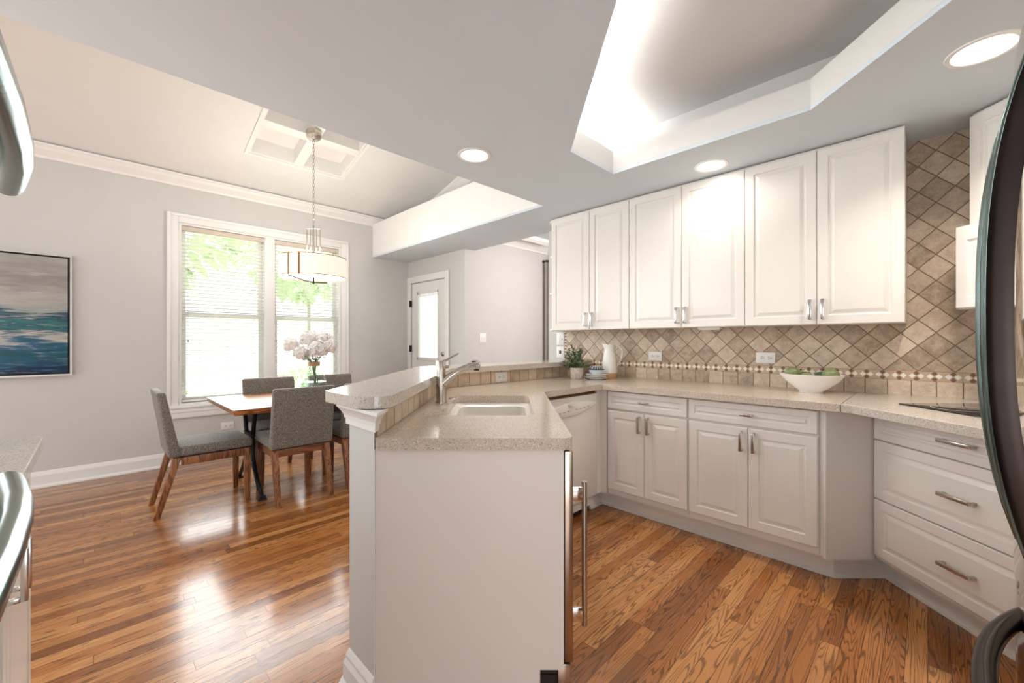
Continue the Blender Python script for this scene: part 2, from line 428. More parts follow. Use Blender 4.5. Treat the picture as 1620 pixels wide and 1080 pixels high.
class MB:
    def __init__(s): s.bm = bmesh.new()
    def quad(s, pts):
        s.bm.faces.new([s.bm.verts.new(p) for p in pts])
    def box(s, x0, x1, y0, y1, z0, z1):
        v = [s.bm.verts.new(p) for p in ((x0, y0, z0), (x1, y0, z0), (x1, y1, z0), (x0, y1, z0), (x0, y0, z1), (x1, y0, z1), (x1, y1, z1), (x0, y1, z1))]
        for f in ((3, 2, 1, 0), (4, 5, 6, 7), (0, 1, 5, 4), (1, 2, 6, 5), (2, 3, 7, 6), (3, 0, 4, 7)):
            s.bm.faces.new([v[i] for i in f])
        return s
    def hexa(s, lo, hi):           # 4 bottom points, 4 top points (ccw from above)
        v = [s.bm.verts.new(p) for p in list(lo) + list(hi)]
        for f in ((3, 2, 1, 0), (4, 5, 6, 7), (0, 1, 5, 4), (1, 2, 6, 5), (2, 3, 7, 6), (3, 0, 4, 7)):
            s.bm.faces.new([v[i] for i in f])
        return s
    def prism(s, poly, z0, z1, holes=()):
        a = sum(poly[i][0] * poly[(i + 1) % len(poly)][1] - poly[(i + 1) % len(poly)][0] * poly[i][1] for i in range(len(poly)))
        if a < 0: poly = poly[::-1]
        loops = [poly] + [list(h) for h in holes]
        flat = [p for l in loops for p in l]
        zf0 = z0 if callable(z0) else (lambda x, y: z0)
        zf1 = z1 if callable(z1) else (lambda x, y: z1)
        lo = [s.bm.verts.new((p[0], p[1], zf0(p[0], p[1]))) for p in flat]
        hi = [s.bm.verts.new((p[0], p[1], zf1(p[0], p[1]))) for p in flat]
        if holes:
            tris = tessellate_polygon([[Vector((p[0], p[1], 0)) for p in l] for l in loops])
            for t in tris:
                try:
                    s.bm.faces.new([hi[i] for i in t]); s.bm.faces.new([lo[i] for i in reversed(t)])
                except ValueError: pass
        else:
            s.bm.faces.new(hi); s.bm.faces.new(lo[::-1])
        k = 0
        for l in loops:
            n = len(l)
            for i in range(n):
                j = (i + 1) % n
                s.bm.faces.new([lo[k + i], lo[k + j], hi[k + j], hi[k + i]])
            k += n
        return s
    def tube(s, pts, r, seg=10, closed=False, sq=None):
        pts = [Vector(p) for p in pts]; n = len(pts)
        rr = r if isinstance(r, (list, tuple)) else [r] * n
        rings = []; ref = None
        for i, p in enumerate(pts):
            if closed: t = pts[(i + 1) % n] - pts[i - 1]
            else: t = pts[min(i + 1, n - 1)] - pts[max(i - 1, 0)]
            t.normalize()
            if ref is None:
                ref = Vector((0, 0, 1)) if abs(t.z) < 0.9 else Vector((1, 0, 0))
            u = (ref - t * ref.dot(t)).normalized(); ref = u
            w = t.cross(u)
            ring = []
            for k in range(seg):
                a = 2 * PI * k / seg
                cu, cw = math.cos(a), math.sin(a)
                if sq: cu *= sq[0]; cw *= sq[1]
                ring.append(s.bm.verts.new(p + (u * cu + w * cw) * rr[i]))
            rings.append(ring)
        m = n if closed else n - 1
        for i in range(m):
            A, B = rings[i], rings[(i + 1) % n]
            for k in range(seg):
                s.bm.faces.new([A[k], A[(k + 1) % seg], B[(k + 1) % seg], B[k]])
        if not closed:
            s.bm.faces.new(rings[0][::-1]); s.bm.faces.new(rings[-1])
        return s
    def lathe(s, prof, seg=32, c=(0, 0, 0), sx=1.0, sy=1.0, fn=None):
        rings = []
        for (r, z) in prof:
            ring = []
            if r < 1e-6:
                ring = [s.bm.verts.new((c[0], c[1], c[2] + z))]
            else:
                for k in range(seg):
                    a = 2 * PI * k / seg
                    x, y, zz = r * math.cos(a) * sx, r * math.sin(a) * sy, z
                    if fn: x, y, zz = fn(x, y, zz, a)
                    ring.append(s.bm.verts.new((c[0] + x, c[1] + y, c[2] + zz)))
            rings.append(ring)
        for A, B in zip(rings[:-1], rings[1:]):
            if len(A) == 1 and len(B) == 1: continue
            for k in range(seg):
                k2 = (k + 1) % seg
                if len(A) == 1: s.bm.faces.new([A[0], B[k2], B[k]])
                elif len(B) == 1: s.bm.faces.new([A[k], A[k2], B[0]])
                else: s.bm.faces.new([A[k], A[k2], B[k2], B[k]])
        return s
    def sweep(s, path, prof, closed=False):
        """profile (out, up) swept along a floor-plan path of (x, y[, z]) points; out is to the right of travel"""
        n = len(path); rings = []
        pz = [p[2] if len(p) > 2 else 0.0 for p in path]
        pts = [Vector((p[0], p[1])) for p in path]
        for i in range(n):
            d0 = (pts[i] - pts[i - 1]).normalized() if (i > 0 or closed) else None
            d1 = (pts[(i + 1) % n] - pts[i]).normalized() if (i < n - 1 or closed) else None
            if d0 is None: d0 = d1
            if d1 is None: d1 = d0
            n0 = Vector((d0.y, -d0.x)); n1 = Vector((d1.y, -d1.x))
            b = (n0 + n1); b = b / max(0.2, b.dot(n0))
            rings.append([s.bm.verts.new((pts[i].x + b.x * o, pts[i].y + b.y * o, pz[i] + u)) for (o, u) in prof])
        m = len(prof)
        for i in range(n if closed else n - 1):
            A, B = rings[i], rings[(i + 1) % n]
            for k in range(m):
                s.bm.faces.new([A[k], B[k], B[(k + 1) % m], A[(k + 1) % m]])
        if not closed:
            s.bm.faces.new(rings[0]); s.bm.faces.new(rings[-1][::-1])
        return s
    def panel(s, x0, x1, z0, z1, t=0.02, stile=0.05):
        """raised-panel front: back at y=0, face at y=-t"""
        w, h = x1 - x0, z1 - z0
        st = min(stile, w * 0.2, h * 0.28)
        loops = [(0, 0), (0, -t + 0.004), (0.004, -t), (st, -t), (st + 0.005, -t + 0.007), (st + 0.012, -t + 0.007),
                 (st + 0.030 if min(w, h) > 0.2 else st + 0.020, -t + 0.001)]
        rings = []
        for (i, y) in loops:
            rings.append([s.bm.verts.new(p) for p in ((x0 + i, y, z0 + i), (x1 - i, y, z0 + i), (x1 - i, y, z1 - i), (x0 + i, y, z1 - i))])
        for A, B in zip(rings[:-1], rings[1:]):
            for k in range(4):
                s.bm.faces.new([A[k], A[(k + 1) % 4], B[(k + 1) % 4], B[k]])
        s.bm.faces.new(rings[-1]); s.bm.faces.new(rings[0][::-1])
        return s
    def ball(s, c, r, sub=2, sc=(1, 1, 1)):
        g = bmesh.ops.create_icosphere(s.bm, subdivisions=sub, radius=r)
        for v in g['verts']:
            v.co = Vector((v.co.x * sc[0] + c[0], v.co.y * sc[1] + c[1], v.co.z * sc[2] + c[2]))
        return g['verts']
    def build(s, name, mat, parent=None, bevel=0.0, seg=2, smooth=False, loc=None, rz=None, fix=True, ang=35, flat=False):
        bm = s.bm
        if fix: bmesh.ops.recalc_face_normals(bm, faces=bm.faces)
        if bevel > 0:
            ed = [e for e in bm.edges if len(e.link_faces) == 2 and e.calc_face_angle(0) > math.radians(30)]
            bmesh.ops.bevel(bm, geom=ed, offset=bevel, segments=seg, affect='EDGES', profile=0.5, clamp_overlap=True)
        me = bpy.data.meshes.new(name)
        bm.to_mesh(me); bm.free()
        me.materials.append(mat if not isinstance(mat, str) else M[mat])
        if (smooth or bevel > 0) and not flat:
            me.shade_smooth(); me.set_sharp_from_angle(angle=math.radians(ang))
        o = bpy.data.objects.new(name, me); COL.objects.link(o)
        if parent is not None: o.parent = parent
        if loc is not None: o.location = loc
        if rz is not None: o.rotation_euler = (0, 0, rz)
        return o

def tag(o, label, cat, group=None, kind=None):
    o['label'] = label; o['category'] = cat
    if group: o['group'] = group
    if kind: o['kind'] = kind
    return o
def thing(name, label, cat, loc=(0, 0, 0), rz=0.0, group=None):
    o = bpy.data.objects.new(name, None); COL.objects.link(o)
    o.empty_display_size = 0.05
    o.location = loc; o.rotation_euler = (0, 0, rz)
    return tag(o, label, cat, group)
def struct(o, label, cat): return tag(o, label, cat, None, 'structure')
def copy_tree(o, parent=None):
    c = o.copy(); COL.objects.link(c)
    if parent is not None: c.parent = parent
    for ch in list(o.children): copy_tree(ch, c)
    return c
def rounded(pts, radii, seg=6):
    out = []; n = len(pts)
    for i, p in enumerate(pts):
        r = radii.get(i, 0)
        if not r: out.append(tuple(p)); continue
        p = Vector(p); a = (Vector(pts[i - 1]) - p).normalized(); b = (Vector(pts[(i + 1) % n]) - p).normalized()
        half = a.angle(b) / 2
        t = r / math.tan(half)
        c = p + (a + b).normalized() * (r / math.sin(half))
        s0 = p + a * t; s1 = p + b * t
        a0 = math.atan2(s0.y - c.y, s0.x - c.x); a1 = math.atan2(s1.y - c.y, s1.x - c.x)
        d = (a1 - a0 + PI) % (2 * PI) - PI
        for k in range(seg + 1):
            q = a0 + d * k / seg
            out.append((c.x + r * math.cos(q), c.y + r * math.sin(q)))
    return out

# ------------------------------------------------------------------ key planes
XR = 3.26      # right wall (tile face XR-0.012)
YN = -0.87     # wall behind refrigerator run
YW = 5.25      # window wall
XD = 3.15      # wall with the glazed door
HC = 2.34      # dropped kitchen ceiling
YE = 2.25      # edge of dropped ceiling towards dining vault
XB = 2.615     # face of plant ledge beam
H_CT = 0.914
SL = 0.27      # slope of vault
def vault(x, y): return 2.86 + SL * (YW - y)

# ------------------------------------------------------------------ floor
o = MB().box(-3.4, 4.9, -2.6, 5.4, -0.06, 0.0).build('floor', 'floor')
struct(o, 'glossy red oak strip floor running through kitchen and dining area', 'floor')

# ------------------------------------------------------------------ walls
WX0, WX1, WZ0, WZ1 = 0.575, 2.19, 0.585, 2.40
mb = MB()
mb.box(-3.4, WX0, YW, YW + 0.15, 0, 3.0).box(WX1, XD + 0.12, YW, YW + 0.15, 0, 3.0)
mb.box(WX0, WX1, YW, YW + 0.15, 0, WZ0).box(WX0, WX1, YW, YW + 0.15, WZ1, 3.0)
struct(mb.build('wall_back', 'wall'), 'light grey dining wall with the double window and painting', 'wall')

DY0, DY1, DZ1 = 4.345, 5.165, 2.035          # glazed door opening
mb = MB()
mb.box(XD, XD + 0.12, 4.06, DY0, 0, 3.9).box(XD, XD + 0.12, DY1, YW, 0, 3.9).box(XD, XD + 0.12, DY0, DY1, DZ1, 3.9)
mb.box(XD, XD + 0.12, YE, 4.06, HC + 0.45, 3.9)
struct(mb.build('wall_far', 'wall'), 'grey wall holding the glazed white door', 'wall')
o = MB().box(XD, 4.82, 3.96, 4.06, 0, 2.75).build('wall_hall', 'wall')
struct(o, 'pinkish grey wall with a double light switch beyond the raised bar', 'wall')
o = MB().box(4.70, 4.82, 1.2, 3.96, 0, 2.75).build('wall_hall_end', 'wall')
struct(o, 'far wall of next room behind the curtain', 'wall')
o = MB().box(XR, XR + 0.14, YN - 0.14, 2.733, 0, 2.75).build('wall_right', 'wall')
struct(o, 'kitchen wall behind the white cabinet run', 'wall')
o = MB().box(1.30, XR + 0.14, YN - 0.14, YN, 0, 2.75).build('wall_near', 'wall')
struct(o, 'kitchen wall behind the cooktop corner and refrigerator', 'wall')
# tiles
o = MB().box(XR - 0.012, XR, YN, 2.515, 0.90, HC).build('wall_right_tile', 'tile_right')
struct(o, 'tan tumbled stone backsplash of diamond tiles with mosaic band', 'backsplash')
o = MB().box(1.36, XR - 0.012, YN, YN + 0.012, 0.90, HC).build('wall_near_tile', 'tile_near')
struct(o, 'tan diamond tile backsplash around the cooktop corner', 'backsplash')
# knee wall of the peninsula
knee = [P(-.571, 1.462), P(-.441, 1.332), P(-.441, YE * S2 - .441), (XR, YE), (XR, 2.38), P(-.571, 2.38 * S2 - .571)]
o = MB().prism(knee, 0, 1.0065).build('wall_peninsula', 'wall')
struct(o, 'grey half wall carrying the raised bar of the peninsula', 'wall')

# ------------------------------------------------------------------ dropped kitchen ceiling with tray
tx0, ty1, tx1, tx2 = 0.345, 1.49, 2.445, 1.445     # across line, Y line, X line, across line
def on_line_across_Y(x, y): return (y + x * S2, y)        # P(x,z) with given Y -> X = Y + x*sqrt2
tA = (ty1 + tx0 * S2, ty1)
tB = (tx1, ty1)
tC = (tx1, tx1 - tx2 * S2)
zn = 0.55
tD = P(tx2, zn); tE = P(tx0, zn)
tray = [tA, tB, tC, tD, tE]
outer = [(-3.4, -2.6), (XR, -2.6), (XR, 2.733), (3.30, 2.733), (3.30, 3.96), (XD, 3.96), (XD, YW), (XB, YW), (XB, YE), (-3.4, YE)]
o = MB().prism(outer, HC, HC + 0.02, holes=[tray]).build('ceiling', 'ceiling')
struct(o, 'dropped white kitchen ceiling with an angled tray opening', 'ceiling')
def grow(poly, d):
    out = []; n = len(poly)
    ar = sum(poly[i][0] * poly[(i + 1) % n][1] - poly[(i + 1) % n][0] * poly[i][1] for i in range(n))
    sg = 1 if ar > 0 else -1
    for i in range(n):
        p = Vector(poly[i]); a = (p - Vector(poly[i - 1])).normalized(); b = (Vector(poly[(i + 1) % n]) - p).normalized()
        n0 = Vector((a.y, -a.x)) * sg; n1 = Vector((b.y, -b.x)) * sg
        m = n0 + n1; m = m / m.dot(n0)
        out.append((p.x + m.x * d, p.y + m.y * d))
    return out
lip_o = grow(tray, 0.03); tro = grow(tray, 0.22)
mb = MB()
mb.prism(lip_o, HC + 0.0205, HC + 0.15, holes=[tray])
struct(mb.build('trim_1', 'tray'), 'upright white lip around the ceiling tray', 'trim')
mb = MB().prism(grow(tray, 0.26), HC + 0.02, 2.70, holes=[tro])
mb.prism(grow(tray, 0.26), 2.68, 2.72)
struct(mb.build('ceiling_tray', 'tray'), 'raised upper ceiling of the lit tray', 'ceiling')
# fascia to the vault and plant ledge beam
o = MB().box(-3.4, XB, YE - 0.05, YE, HC + .0205, 3.75).build('wall_fascia', 'vault')
struct(o, 'upright face closing the dining vault above the kitchen ceiling edge', 'wall')
mb = MB().prism([(XB, YE + .001), (XB + .04, YE + .001), (XB + .04, YW - .001), (XB, YW - .001)], HC + .0205, 2.752).box(XB, XD - .001, YE + .001, YW - .001, 2.7525, 2.783)
struct(mb.build('trim_2', 'trim'), 'long white plant ledge beam beside the dining vault', 'beam')
# next room ceiling + cornices
mb = MB().prism([(3.30, 2.733), (4.7, 2.733), (4.7, 3.96), (3.30, 3.96)], 2.60, 2.66)
mb.box(3.28, 3.30, 2.74, 3.955, HC + .0205, 2.66).box(3.30, 4.7, 1.2, 2.733, 2.60, 2.66)
struct(mb.build('ceiling_hall', 'ceiling'), 'higher ceiling of the room beyond the bar', 'ceiling')
crown = [(0, 0), (0.015, 0), (0.022, 0.02), (0.06, 0.06), (0.075, 0.085), (0.085, 0.09), (0.085, 0.11), (0, 0.11)]
mb = MB().sweep([(3.31, 3.96, 2.49), (4.70, 3.96, 2.49), (4.70, 1.3, 2.49)], crown)
mb.sweep([(3.31, 3.70, 2.53), (4.42, 3.70, 2.53), (4.42, 1.3, 2.53)], [(0, 0), (0.05, 0.03), (0.05, 0.07), (0, 0.07)])
struct(mb.build('trim_3', 'trim'), 'white crown moulding in the room beyond the bar', 'trim')

# ------------------------------------------------------------------ vaulted dining ceiling with coffer
CX0, CX1, CY0, CY1 = 1.025, 1.925, 3.72, 4.60
mb = MB().prism([(-3.4, YE), (XD, YE), (XD, YW), (-3.4, YW)], vault, lambda x, y: vault(x, y) + 0.05,
                holes=[[(CX0, CY0), (CX1, CY0), (CX1, CY1), (CX0, CY1)]])
struct(mb.build('ceiling_vault', 'vault'), 'bright sloping vaulted ceiling over the dining table', 'ceiling')
def slab(mb, x0, x1, y0, y1, d0, d1):
    mb.prism([(x0, y0), (x1, y0), (x1, y1), (x0, y1)], lambda x, y: vault(x, y) + d0, lambda x, y: vault(x, y) + d1)
mb = MB()
dep = 0.14
e_ = .003
slab(mb, CX0 - .03, CX1 + .03, CY0 - .03, CY1 + .03, dep + .0005, dep + .03)
slab(mb, CX0 + e_, CX0 + .02, CY0 + e_, CY1 - e_, 0.0, dep); slab(mb, CX1 - .02, CX1 - e_, CY0 + e_, CY1 - e_, 0.0, dep)
slab(mb, CX0 + .0202, CX1 - .0202, CY0 + e_, CY0 + .02, 0.0, dep); slab(mb, CX0 + .0202, CX1 - .0202, CY1 - .02, CY1 - e_, 0.0, dep)
cxm, cym = 1.475, 4.16
slab(mb, cxm - .045, cxm + .045, CY0 + .0202, CY1 - .0202, 0.0, dep)
slab(mb, CX0 + .0202, cxm - .0452, cym - .045, cym + .045, 0.0, dep); slab(mb, cxm + .0452, CX1 - .0202, cym - .045, cym + .045, 0.0, dep)
# thin lip round the coffer
slab(mb, CX0 - .025, CX0 + .002, CY0, CY1 + .025, -.012, -.0005); slab(mb, CX1 - .002, CX1 + .025, CY0, CY1 + .025, -.012, -.0005)
slab(mb, CX0 + .0022, CX1 - .0022, CY1 - .002, CY1 + .025, -.012, -.0005)
struct(mb.build('trim_4', 'trim'), 'white coffer box with cross bars in vaulted ceiling above pendant', 'trim')
# crown along window wall and sloped crown on the far wall
mb = MB().sweep([(XD, YW, 2.755), (-3.4, YW, 2.755)], [(-a, b) for a, b in crown][::-1])
struct(mb.build('trim_5', 'trim'), 'white crown moulding along the top of dining wall', 'trim')
mb = MB()
yA, yB = YW, YE
za, zb = vault(0, yA), vault(0, yB)
pr = [(0, -.13), (.012, -.13), (.02, -.11), (.06, -.05), (.08, -.03), (.085, -.001), (0, -.001)]
ra = [mb.bm.verts.new((XD - .0005 - a, yB + .002, zb + b)) for a, b in pr]; rb = [mb.bm.verts.new((XD - .0005 - a, yA - .002, za + b)) for a, b in pr]
for k in range(len(pr)): mb.bm.faces.new([ra[k], ra[(k + 1) % len(pr)], rb[(k + 1) % len(pr)], rb[k]])
mb.bm.faces.new(ra); mb.bm.faces.new(rb[::-1])
struct(mb.build('trim_6', 'trim'), 'sloping crown moulding above the plant ledge', 'trim')

# ------------------------------------------------------------------ baseboards
bprof = [(0, 0), (0.028, 0), (0.028, 0.012), (0.018, 0.022), (0.016, 0.028), (0.016, 0.10), (0.010, 0.118), (0.006, 0.13), (0, 0.135)]
def right_of(path): return path
mb = MB().sweep([(-3.4, YW), (XD, YW)], bprof)
struct(mb.build('baseboard_back', 'trim'), 'white baseboard under the dining window wall', 'baseboard')
mb = MB().sweep([(XD, YW), (XD, DY1 + .09)], bprof).sweep([(XD, DY0 - .09), (XD, 3.96), (4.7, 3.96)], bprof)
struct(mb.build('baseboard_far', 'trim'), 'white baseboard beside the glazed door', 'baseboard')
bprof2 = [(0, 0), (0.034, 0), (0.034, 0.03), (0.020, 0.045), (0.020, 0.10), (0.012, 0.115), (0.012, 0.125), (0.004, 0.14), (0, 0.145)]
kp = [(XR, 2.38), P(-.571, 2.38 * S2 - .571), P(-.571, 1.462), P(-.441, 1.332)]
mb = MB().sweep(kp[::-1], [(-a, b) for a, b in bprof2][::-1])
struct(mb.build('baseboard_peninsula', 'trim'), 'white baseboard around the half wall of peninsula', 'baseboard')
# corbel moulding under the bar at the end of half wall
cprof = [(0.0006, 0), (0.012, 0), (0.012, 0.034), (0.016, 0.038), (0.018, 0.06), (0.026, 0.085), (0.036, 0.108), (0.040, 0.114), (0.040, 0.1325), (0.0006, 0.1325)]
mb = MB().sweep([P(-.441, 1.345), P(-.441, 1.332), P(-.571, 1.462), P(-.571, 2.2)], [(-a, b * 0.54 + 0.934) for a, b in cprof][::-1])
struct(mb.build('trim_7', 'trim'), 'white corbel moulding under the bar end', 'trim')

# ------------------------------------------------------------------ window
w = thing('window_1', 'white double window of two double hung sashes behind blinds', 'window', (0, 0, 0))
w['kind'] = 'structure'
cw = 0.088
mb = MB()
for (x0, x1, z0, z1) in ((WX0 - cw, WX0, WZ0 - .02, WZ1 + cw), (WX1, WX1 + cw, WZ0 - .02, WZ1 + cw), (WX0, WX1, WZ1, WZ1 + cw)):
    mb.box(x0, x1, YW - 0.02, YW - .0005, z0, z1)
    if x1 - x0 < 0.2: mb.box(x0 if x0 < 1 else x1 - .03, x0 + .03 if x0 < 1 else x1, YW - .032, YW - .0201, z0, z1)
    else: mb.box(x0 - cw + .0305, x1 + cw - .0305, YW - .032, YW - .0201, z1 - .03, z1 - .0005)
mb.build('casing', 'trim', w, bevel=0.004)
mb = MB().box(WX0 - cw - .02, WX1 + cw + .02, YW - 0.05, YW + .02, WZ0 - .025, WZ0)
mb.box(WX0 - cw, WX1 + cw, YW - 0.025, YW - .0005, WZ0 - .125, WZ0 - .0255).box(WX0 - cw + .001, WX1 + cw - .001, YW - 0.034, YW - .0252, WZ0 - .07, WZ0 - .045)
mb.build('sill', 'trim', w, bevel=0.004)
XM = 1.385
mb = MB()
mb.box(WX0, WX0 + .025, YW, YW + .14, WZ0, WZ1).box(WX1 - .025, WX1, YW, YW + .14, WZ0, WZ1)
mb.box(WX0 + .0252, WX1 - .0252, YW, YW + .14, WZ1 - .02, WZ1).box(WX0 + .0252, WX1 - .0252, YW, YW + .14, WZ0, WZ0 + .02)
mb.build('frame', 'trim', w)
MB().box(XM - .05, XM + .05, YW - .004, YW + .139, WZ0 + .0202, WZ1 - .0202).build('mullion', 'trim', w, bevel=.003)
for (x0, x1) in ((WX0 + .025, XM - .05), (XM + .05, WX1 - .025)):
    for (z0, z1, y) in ((1.47, WZ1 - .02, YW + .10), (WZ0 + .02, 1.515, YW + .065)):
        mb = MB()
        mb.box(x0, x0 + .045, y, y + .03, z0, z1).box(x1 - .045, x1, y, y + .03, z0, z1)
        mb.box(x0 + .045, x1 - .045, y, y + .03, z0, z0 + .05).box(x0 + .045, x1 - .045, y, y + .03, z1 - .04, z1)
        s_ = mb.build('sash', 'trim', w)
        MB().box(x0 + .04, x1 - .04, y + .012, y + .018, z0 + .04, z1 - .03).build('pane', 'glass', s_)

def blind(x0, x1, label):
    t = thing('window_blind', label, 'blind', ((x0 + x1) / 2, YW + 0.03, WZ0 + 0.03), 0, 'horizontal blinds in the dining window')
    hw = (x1 - x0) / 2
    zt = WZ1 - WZ0 - 0.055
    MB().box(-hw, hw, -.028, .022, zt - .045, zt).build('head_rail', 'blind_rail', t, bevel=.003)
    mb = MB(); z = 0.035
    while z < zt - .06:
        mb.hexa([(-hw + .004, -.021, z + .003), (hw - .004, -.021, z + .003), (hw - .004, .021, z - .003), (-hw + .004, .021, z - .003)],
                [(-hw + .004, -.021, z + .0055), (hw - .004, -.021, z + .0055), (hw - .004, .021, z - .0005), (-hw + .004, .021, z - .0005)])
        z += 0.0365
    mb.build('slats', 'blind', t)
    MB().box(-hw + .003, hw - .003, -.023, .023, 0.0, .02).build('bottom_rail', 'blind', t, bevel=.003)
    mb = MB()
    for fx in (-.62, 0.0, .62):
        for yy in (-.022, .022):
            mb.box(hw * fx - .0012, hw * fx + .0012, yy - .0008, yy + .0008, .01, zt - .04)
    mb.build('ladder_cord', 'blind', t)
    mb = MB().tube([(-hw + .05, -.03, zt - .03), (-hw + .05, -.034, .62)], .0016, 6)
    mb.box(-hw + .043, -hw + .057, -.041, -.029, .595, .625)
    mb.build('pull_cord', 'grey_print', t)
    return t
blind(WX0 + .028, XM - .012, 'white slatted blind over the left half of the dining window')
blind(XM + .012, WX1 - .028, 'white slatted blind over right half of window behind the flowers')

# ------------------------------------------------------------------ glazed door
d = thing('door_1', 'white exterior door with one large glass pane and deadbolt', 'door', (0, 0, 0))
d['kind'] = 'structure'
mb = MB()
for (y0, y1, z0, z1) in ((DY0 - .085, DY0, 0, DZ1 + .085), (DY1, DY1 + .083, 0, DZ1 + .085), (DY0, DY1, DZ1, DZ1 + .085)):
    mb.box(XD - .02, XD, y0, y1, z0, z1)
mb.build('casing', 'trim', d, bevel=.004)
mb = MB()
sx0, sx1 = XD + .012, XD + .052
ly0, ly1, lz0, lz1 = DY0 + .17, DY1 - .15, 0.985, 1.885
mb.box(sx0, sx1, DY0 + .01, ly0, .01, DZ1 - .01).box(sx0, sx1, ly1, DY1 - .01, .01, DZ1 - .01)
mb.box(sx0, sx1, ly0, ly1, .01, lz0).box(sx0, sx1, ly0, ly1, lz1, DZ1 - .01)
slab_ = mb.build('door_slab', 'trim', d)
mb = MB()
for (a0, a1, b0, b1) in ((ly0 - .02, ly0 + .02, lz0 - .02, lz1 + .02), (ly1 - .02, ly1 + .02, lz0 - .02, lz1 + .02), (ly0, ly1, lz0 - .02, lz0 + .02), (ly0, ly1, lz1 - .02, lz1 + .02)):
    mb.box(sx0 - .008, sx0 + .002, a0, a1, b0, b1)
mb.build('glazing_bead', 'trim', slab_, bevel=.002)
MB().box(sx0 + .018, sx0 + .024, ly0, ly1, lz0, lz1).build('pane', 'glass', slab_)
mb = MB()
for i in range(3): mb.box(sx0 + .004, sx0 + .014, ly0 + .02, ly1 - .02, lz1 - .03 - i * .012, lz1 - .022 - i * .012)
mb.build('raised_blind', 'blind', slab_)
mb = MB(); mb.lathe([(0, 0), (.032, 0), (.032, .008), (.02, .014), (.012, .03), (0, .03)], 20)
k_ = mb.build('deadbolt', 'nickel', d, smooth=True, loc=(sx0, DY0 + .075, 1.06)); k_.rotation_euler = (0, -PI / 2, 0)
mb = MB(); mb.lathe([(0, 0), (.032, 0), (.032, .008), (.012, .014), (.012, .035), (.028, .045), (.03, .06), (.02, .072), (0, .075)], 20)
k_ = mb.build('door_knob', 'nickel', d, smooth=True, loc=(sx0, DY0 + .075, 0.92)); k_.rotation_euler = (0, -PI / 2, 0)
for zz in (1.75, 1.12, .3):
    MB().box(XD - .026, XD + .01, DY1 - .004, DY1 + .012, zz - .045, zz + .045).build('hinge', 'iron', d)

# ------------------------------------------------------------------ curtain beyond the bar
t = thing('window_curtain', 'taupe curtain panel hanging from rod at edge of next room', 'curtain', (4.60, 3.72, 0))
mb = MB(); n = 40; A = []; B = []
pa = [(0.03 * math.sin(i * 1.1), -0.4 + 0.6 * i / n) for i in range(n + 1)]
for (dx, y) in pa:
    A.append((dx, y))
poly = A + [(dx + .006, y) for dx, y in A[::-1]]
mb.prism(poly, .02, 2.36)
mb.build('curtain_panel', 'curtain', t, smooth=True)
mb = MB().tube([(0, -1.0, 2.38), (0, .22, 2.38)], .012, 10)
mb.build('rod', 'iron', t, smooth=True)
mb = MB(); mb.ball((0, .235, 2.38), .022, 2); mb.box(-.006, .095, .17, .185, 2.365, 2.395)
mb.build('finial', 'iron', t, smooth=True)

# ------------------------------------------------------------------ cabinet builders
def pull(parent, x, z, length, vertical, mat='nickel', y=-0.02, out=0.024, wdt=0.015):
    mb = MB()
    h = length / 2
    if vertical:
        mb.box(x - wdt / 2, x + wdt / 2, y - out - .012, y - out, z - h, z + h)
        for s_ in (-1, 1): mb.box(x - wdt * .35, x + wdt * .35, y - out, y, z + s_ * h * .92 - .006, z + s_ * h * .92 + .006)
    else:
        mb.box(x - h, x + h, y - out - .012, y - out, z - wdt / 2, z + wdt / 2)
        for s_ in (-1, 1): mb.box(x + s_ * h * .92 - .006, x + s_ * h * .92 + .006, y - out, y, z - wdt * .35, z + wdt * .35)
    return mb.build('handle', mat, parent, bevel=.0015)

def front(t, name, x0, x1, z0, z1, g=.0015, mat='cab', stile=.05):
    return MB().panel(x0 + g, x1 - g, z0 + g, z1 - g, .02, stile).build(name, mat, t)

# ---- upper cabinets
UZ0, UZ1 = 1.317, 2.334
UXF = 2.95
ys = [2.4255, 2.0135, 1.644, 1.234, .828, .4524, .0824]
ulabels = ['white wall cabinet next to the rounded open end shelves', 'white wall cabinet in middle of run with small light beneath',
           'white wall cabinet at end of run beside the bare diamond tiles']
for u in range(3):
    ya, ym, yb = ys[2 * u], ys[2 * u + 1], ys[2 * u + 2]
    t = thing('wall_cabinet', ulabels[u], 'cabinet', (UXF, ya, 0), -PI / 2, 'white wall cabinets over the long counter')
    wd = ya - yb; m_ = ya - ym
    MB().box(0.001, wd - .001, 0.0005, XR - .013 - UXF, UZ0 + .004, UZ1).build('body', 'cab', t)
    for (a, b, hx) in ((0, m_, m_ - .03), (m_, wd, m_ + .03)):
        dr = front(t, 'door', a, b, UZ0, UZ1 - .012)
        pull(dr, hx, UZ0 + .088, .115, True, 'chrome', wdt=.016)
# ---- rounded open end shelf
t = thing('open_shelf_unit', 'white quarter round open end shelves at left end of wall cabinets', 'shelf', (XR - .002, 2.428, 0))
MB().box(-.305, -.001, .0005, .010, UZ0, UZ1).build('side_panel', 'cab', t)
for zz in (UZ0, UZ0 + .335, UZ0 + .67, UZ1 - .02):
    pts = [(-.001, .011), (-.30, .011)] + [(-.001 - .30 * math.cos(a), .011 + .115 * math.sin(a)) for a in [PI / 2 * i / 10 for i in range(1, 11)]]
    MB().prism(pts, zz, zz + .018).build('shelf', 'cab', t, bevel=.003)
# ---- under cabinet light
t = thing('under_cabinet_light', 'small white light bar under the middle wall cabinet', 'light', (3.03, 1.075, UZ0 + .004), -PI / 2)
MB().box(-.075, .075, -.028, .028, -.016, 0).build('housing', 'white_plastic', t, bevel=.003)
MB().box(-.068, .068, -.022, .022, -.021, -.016).build('diffuser', 'white_plastic', t, bevel=.002)

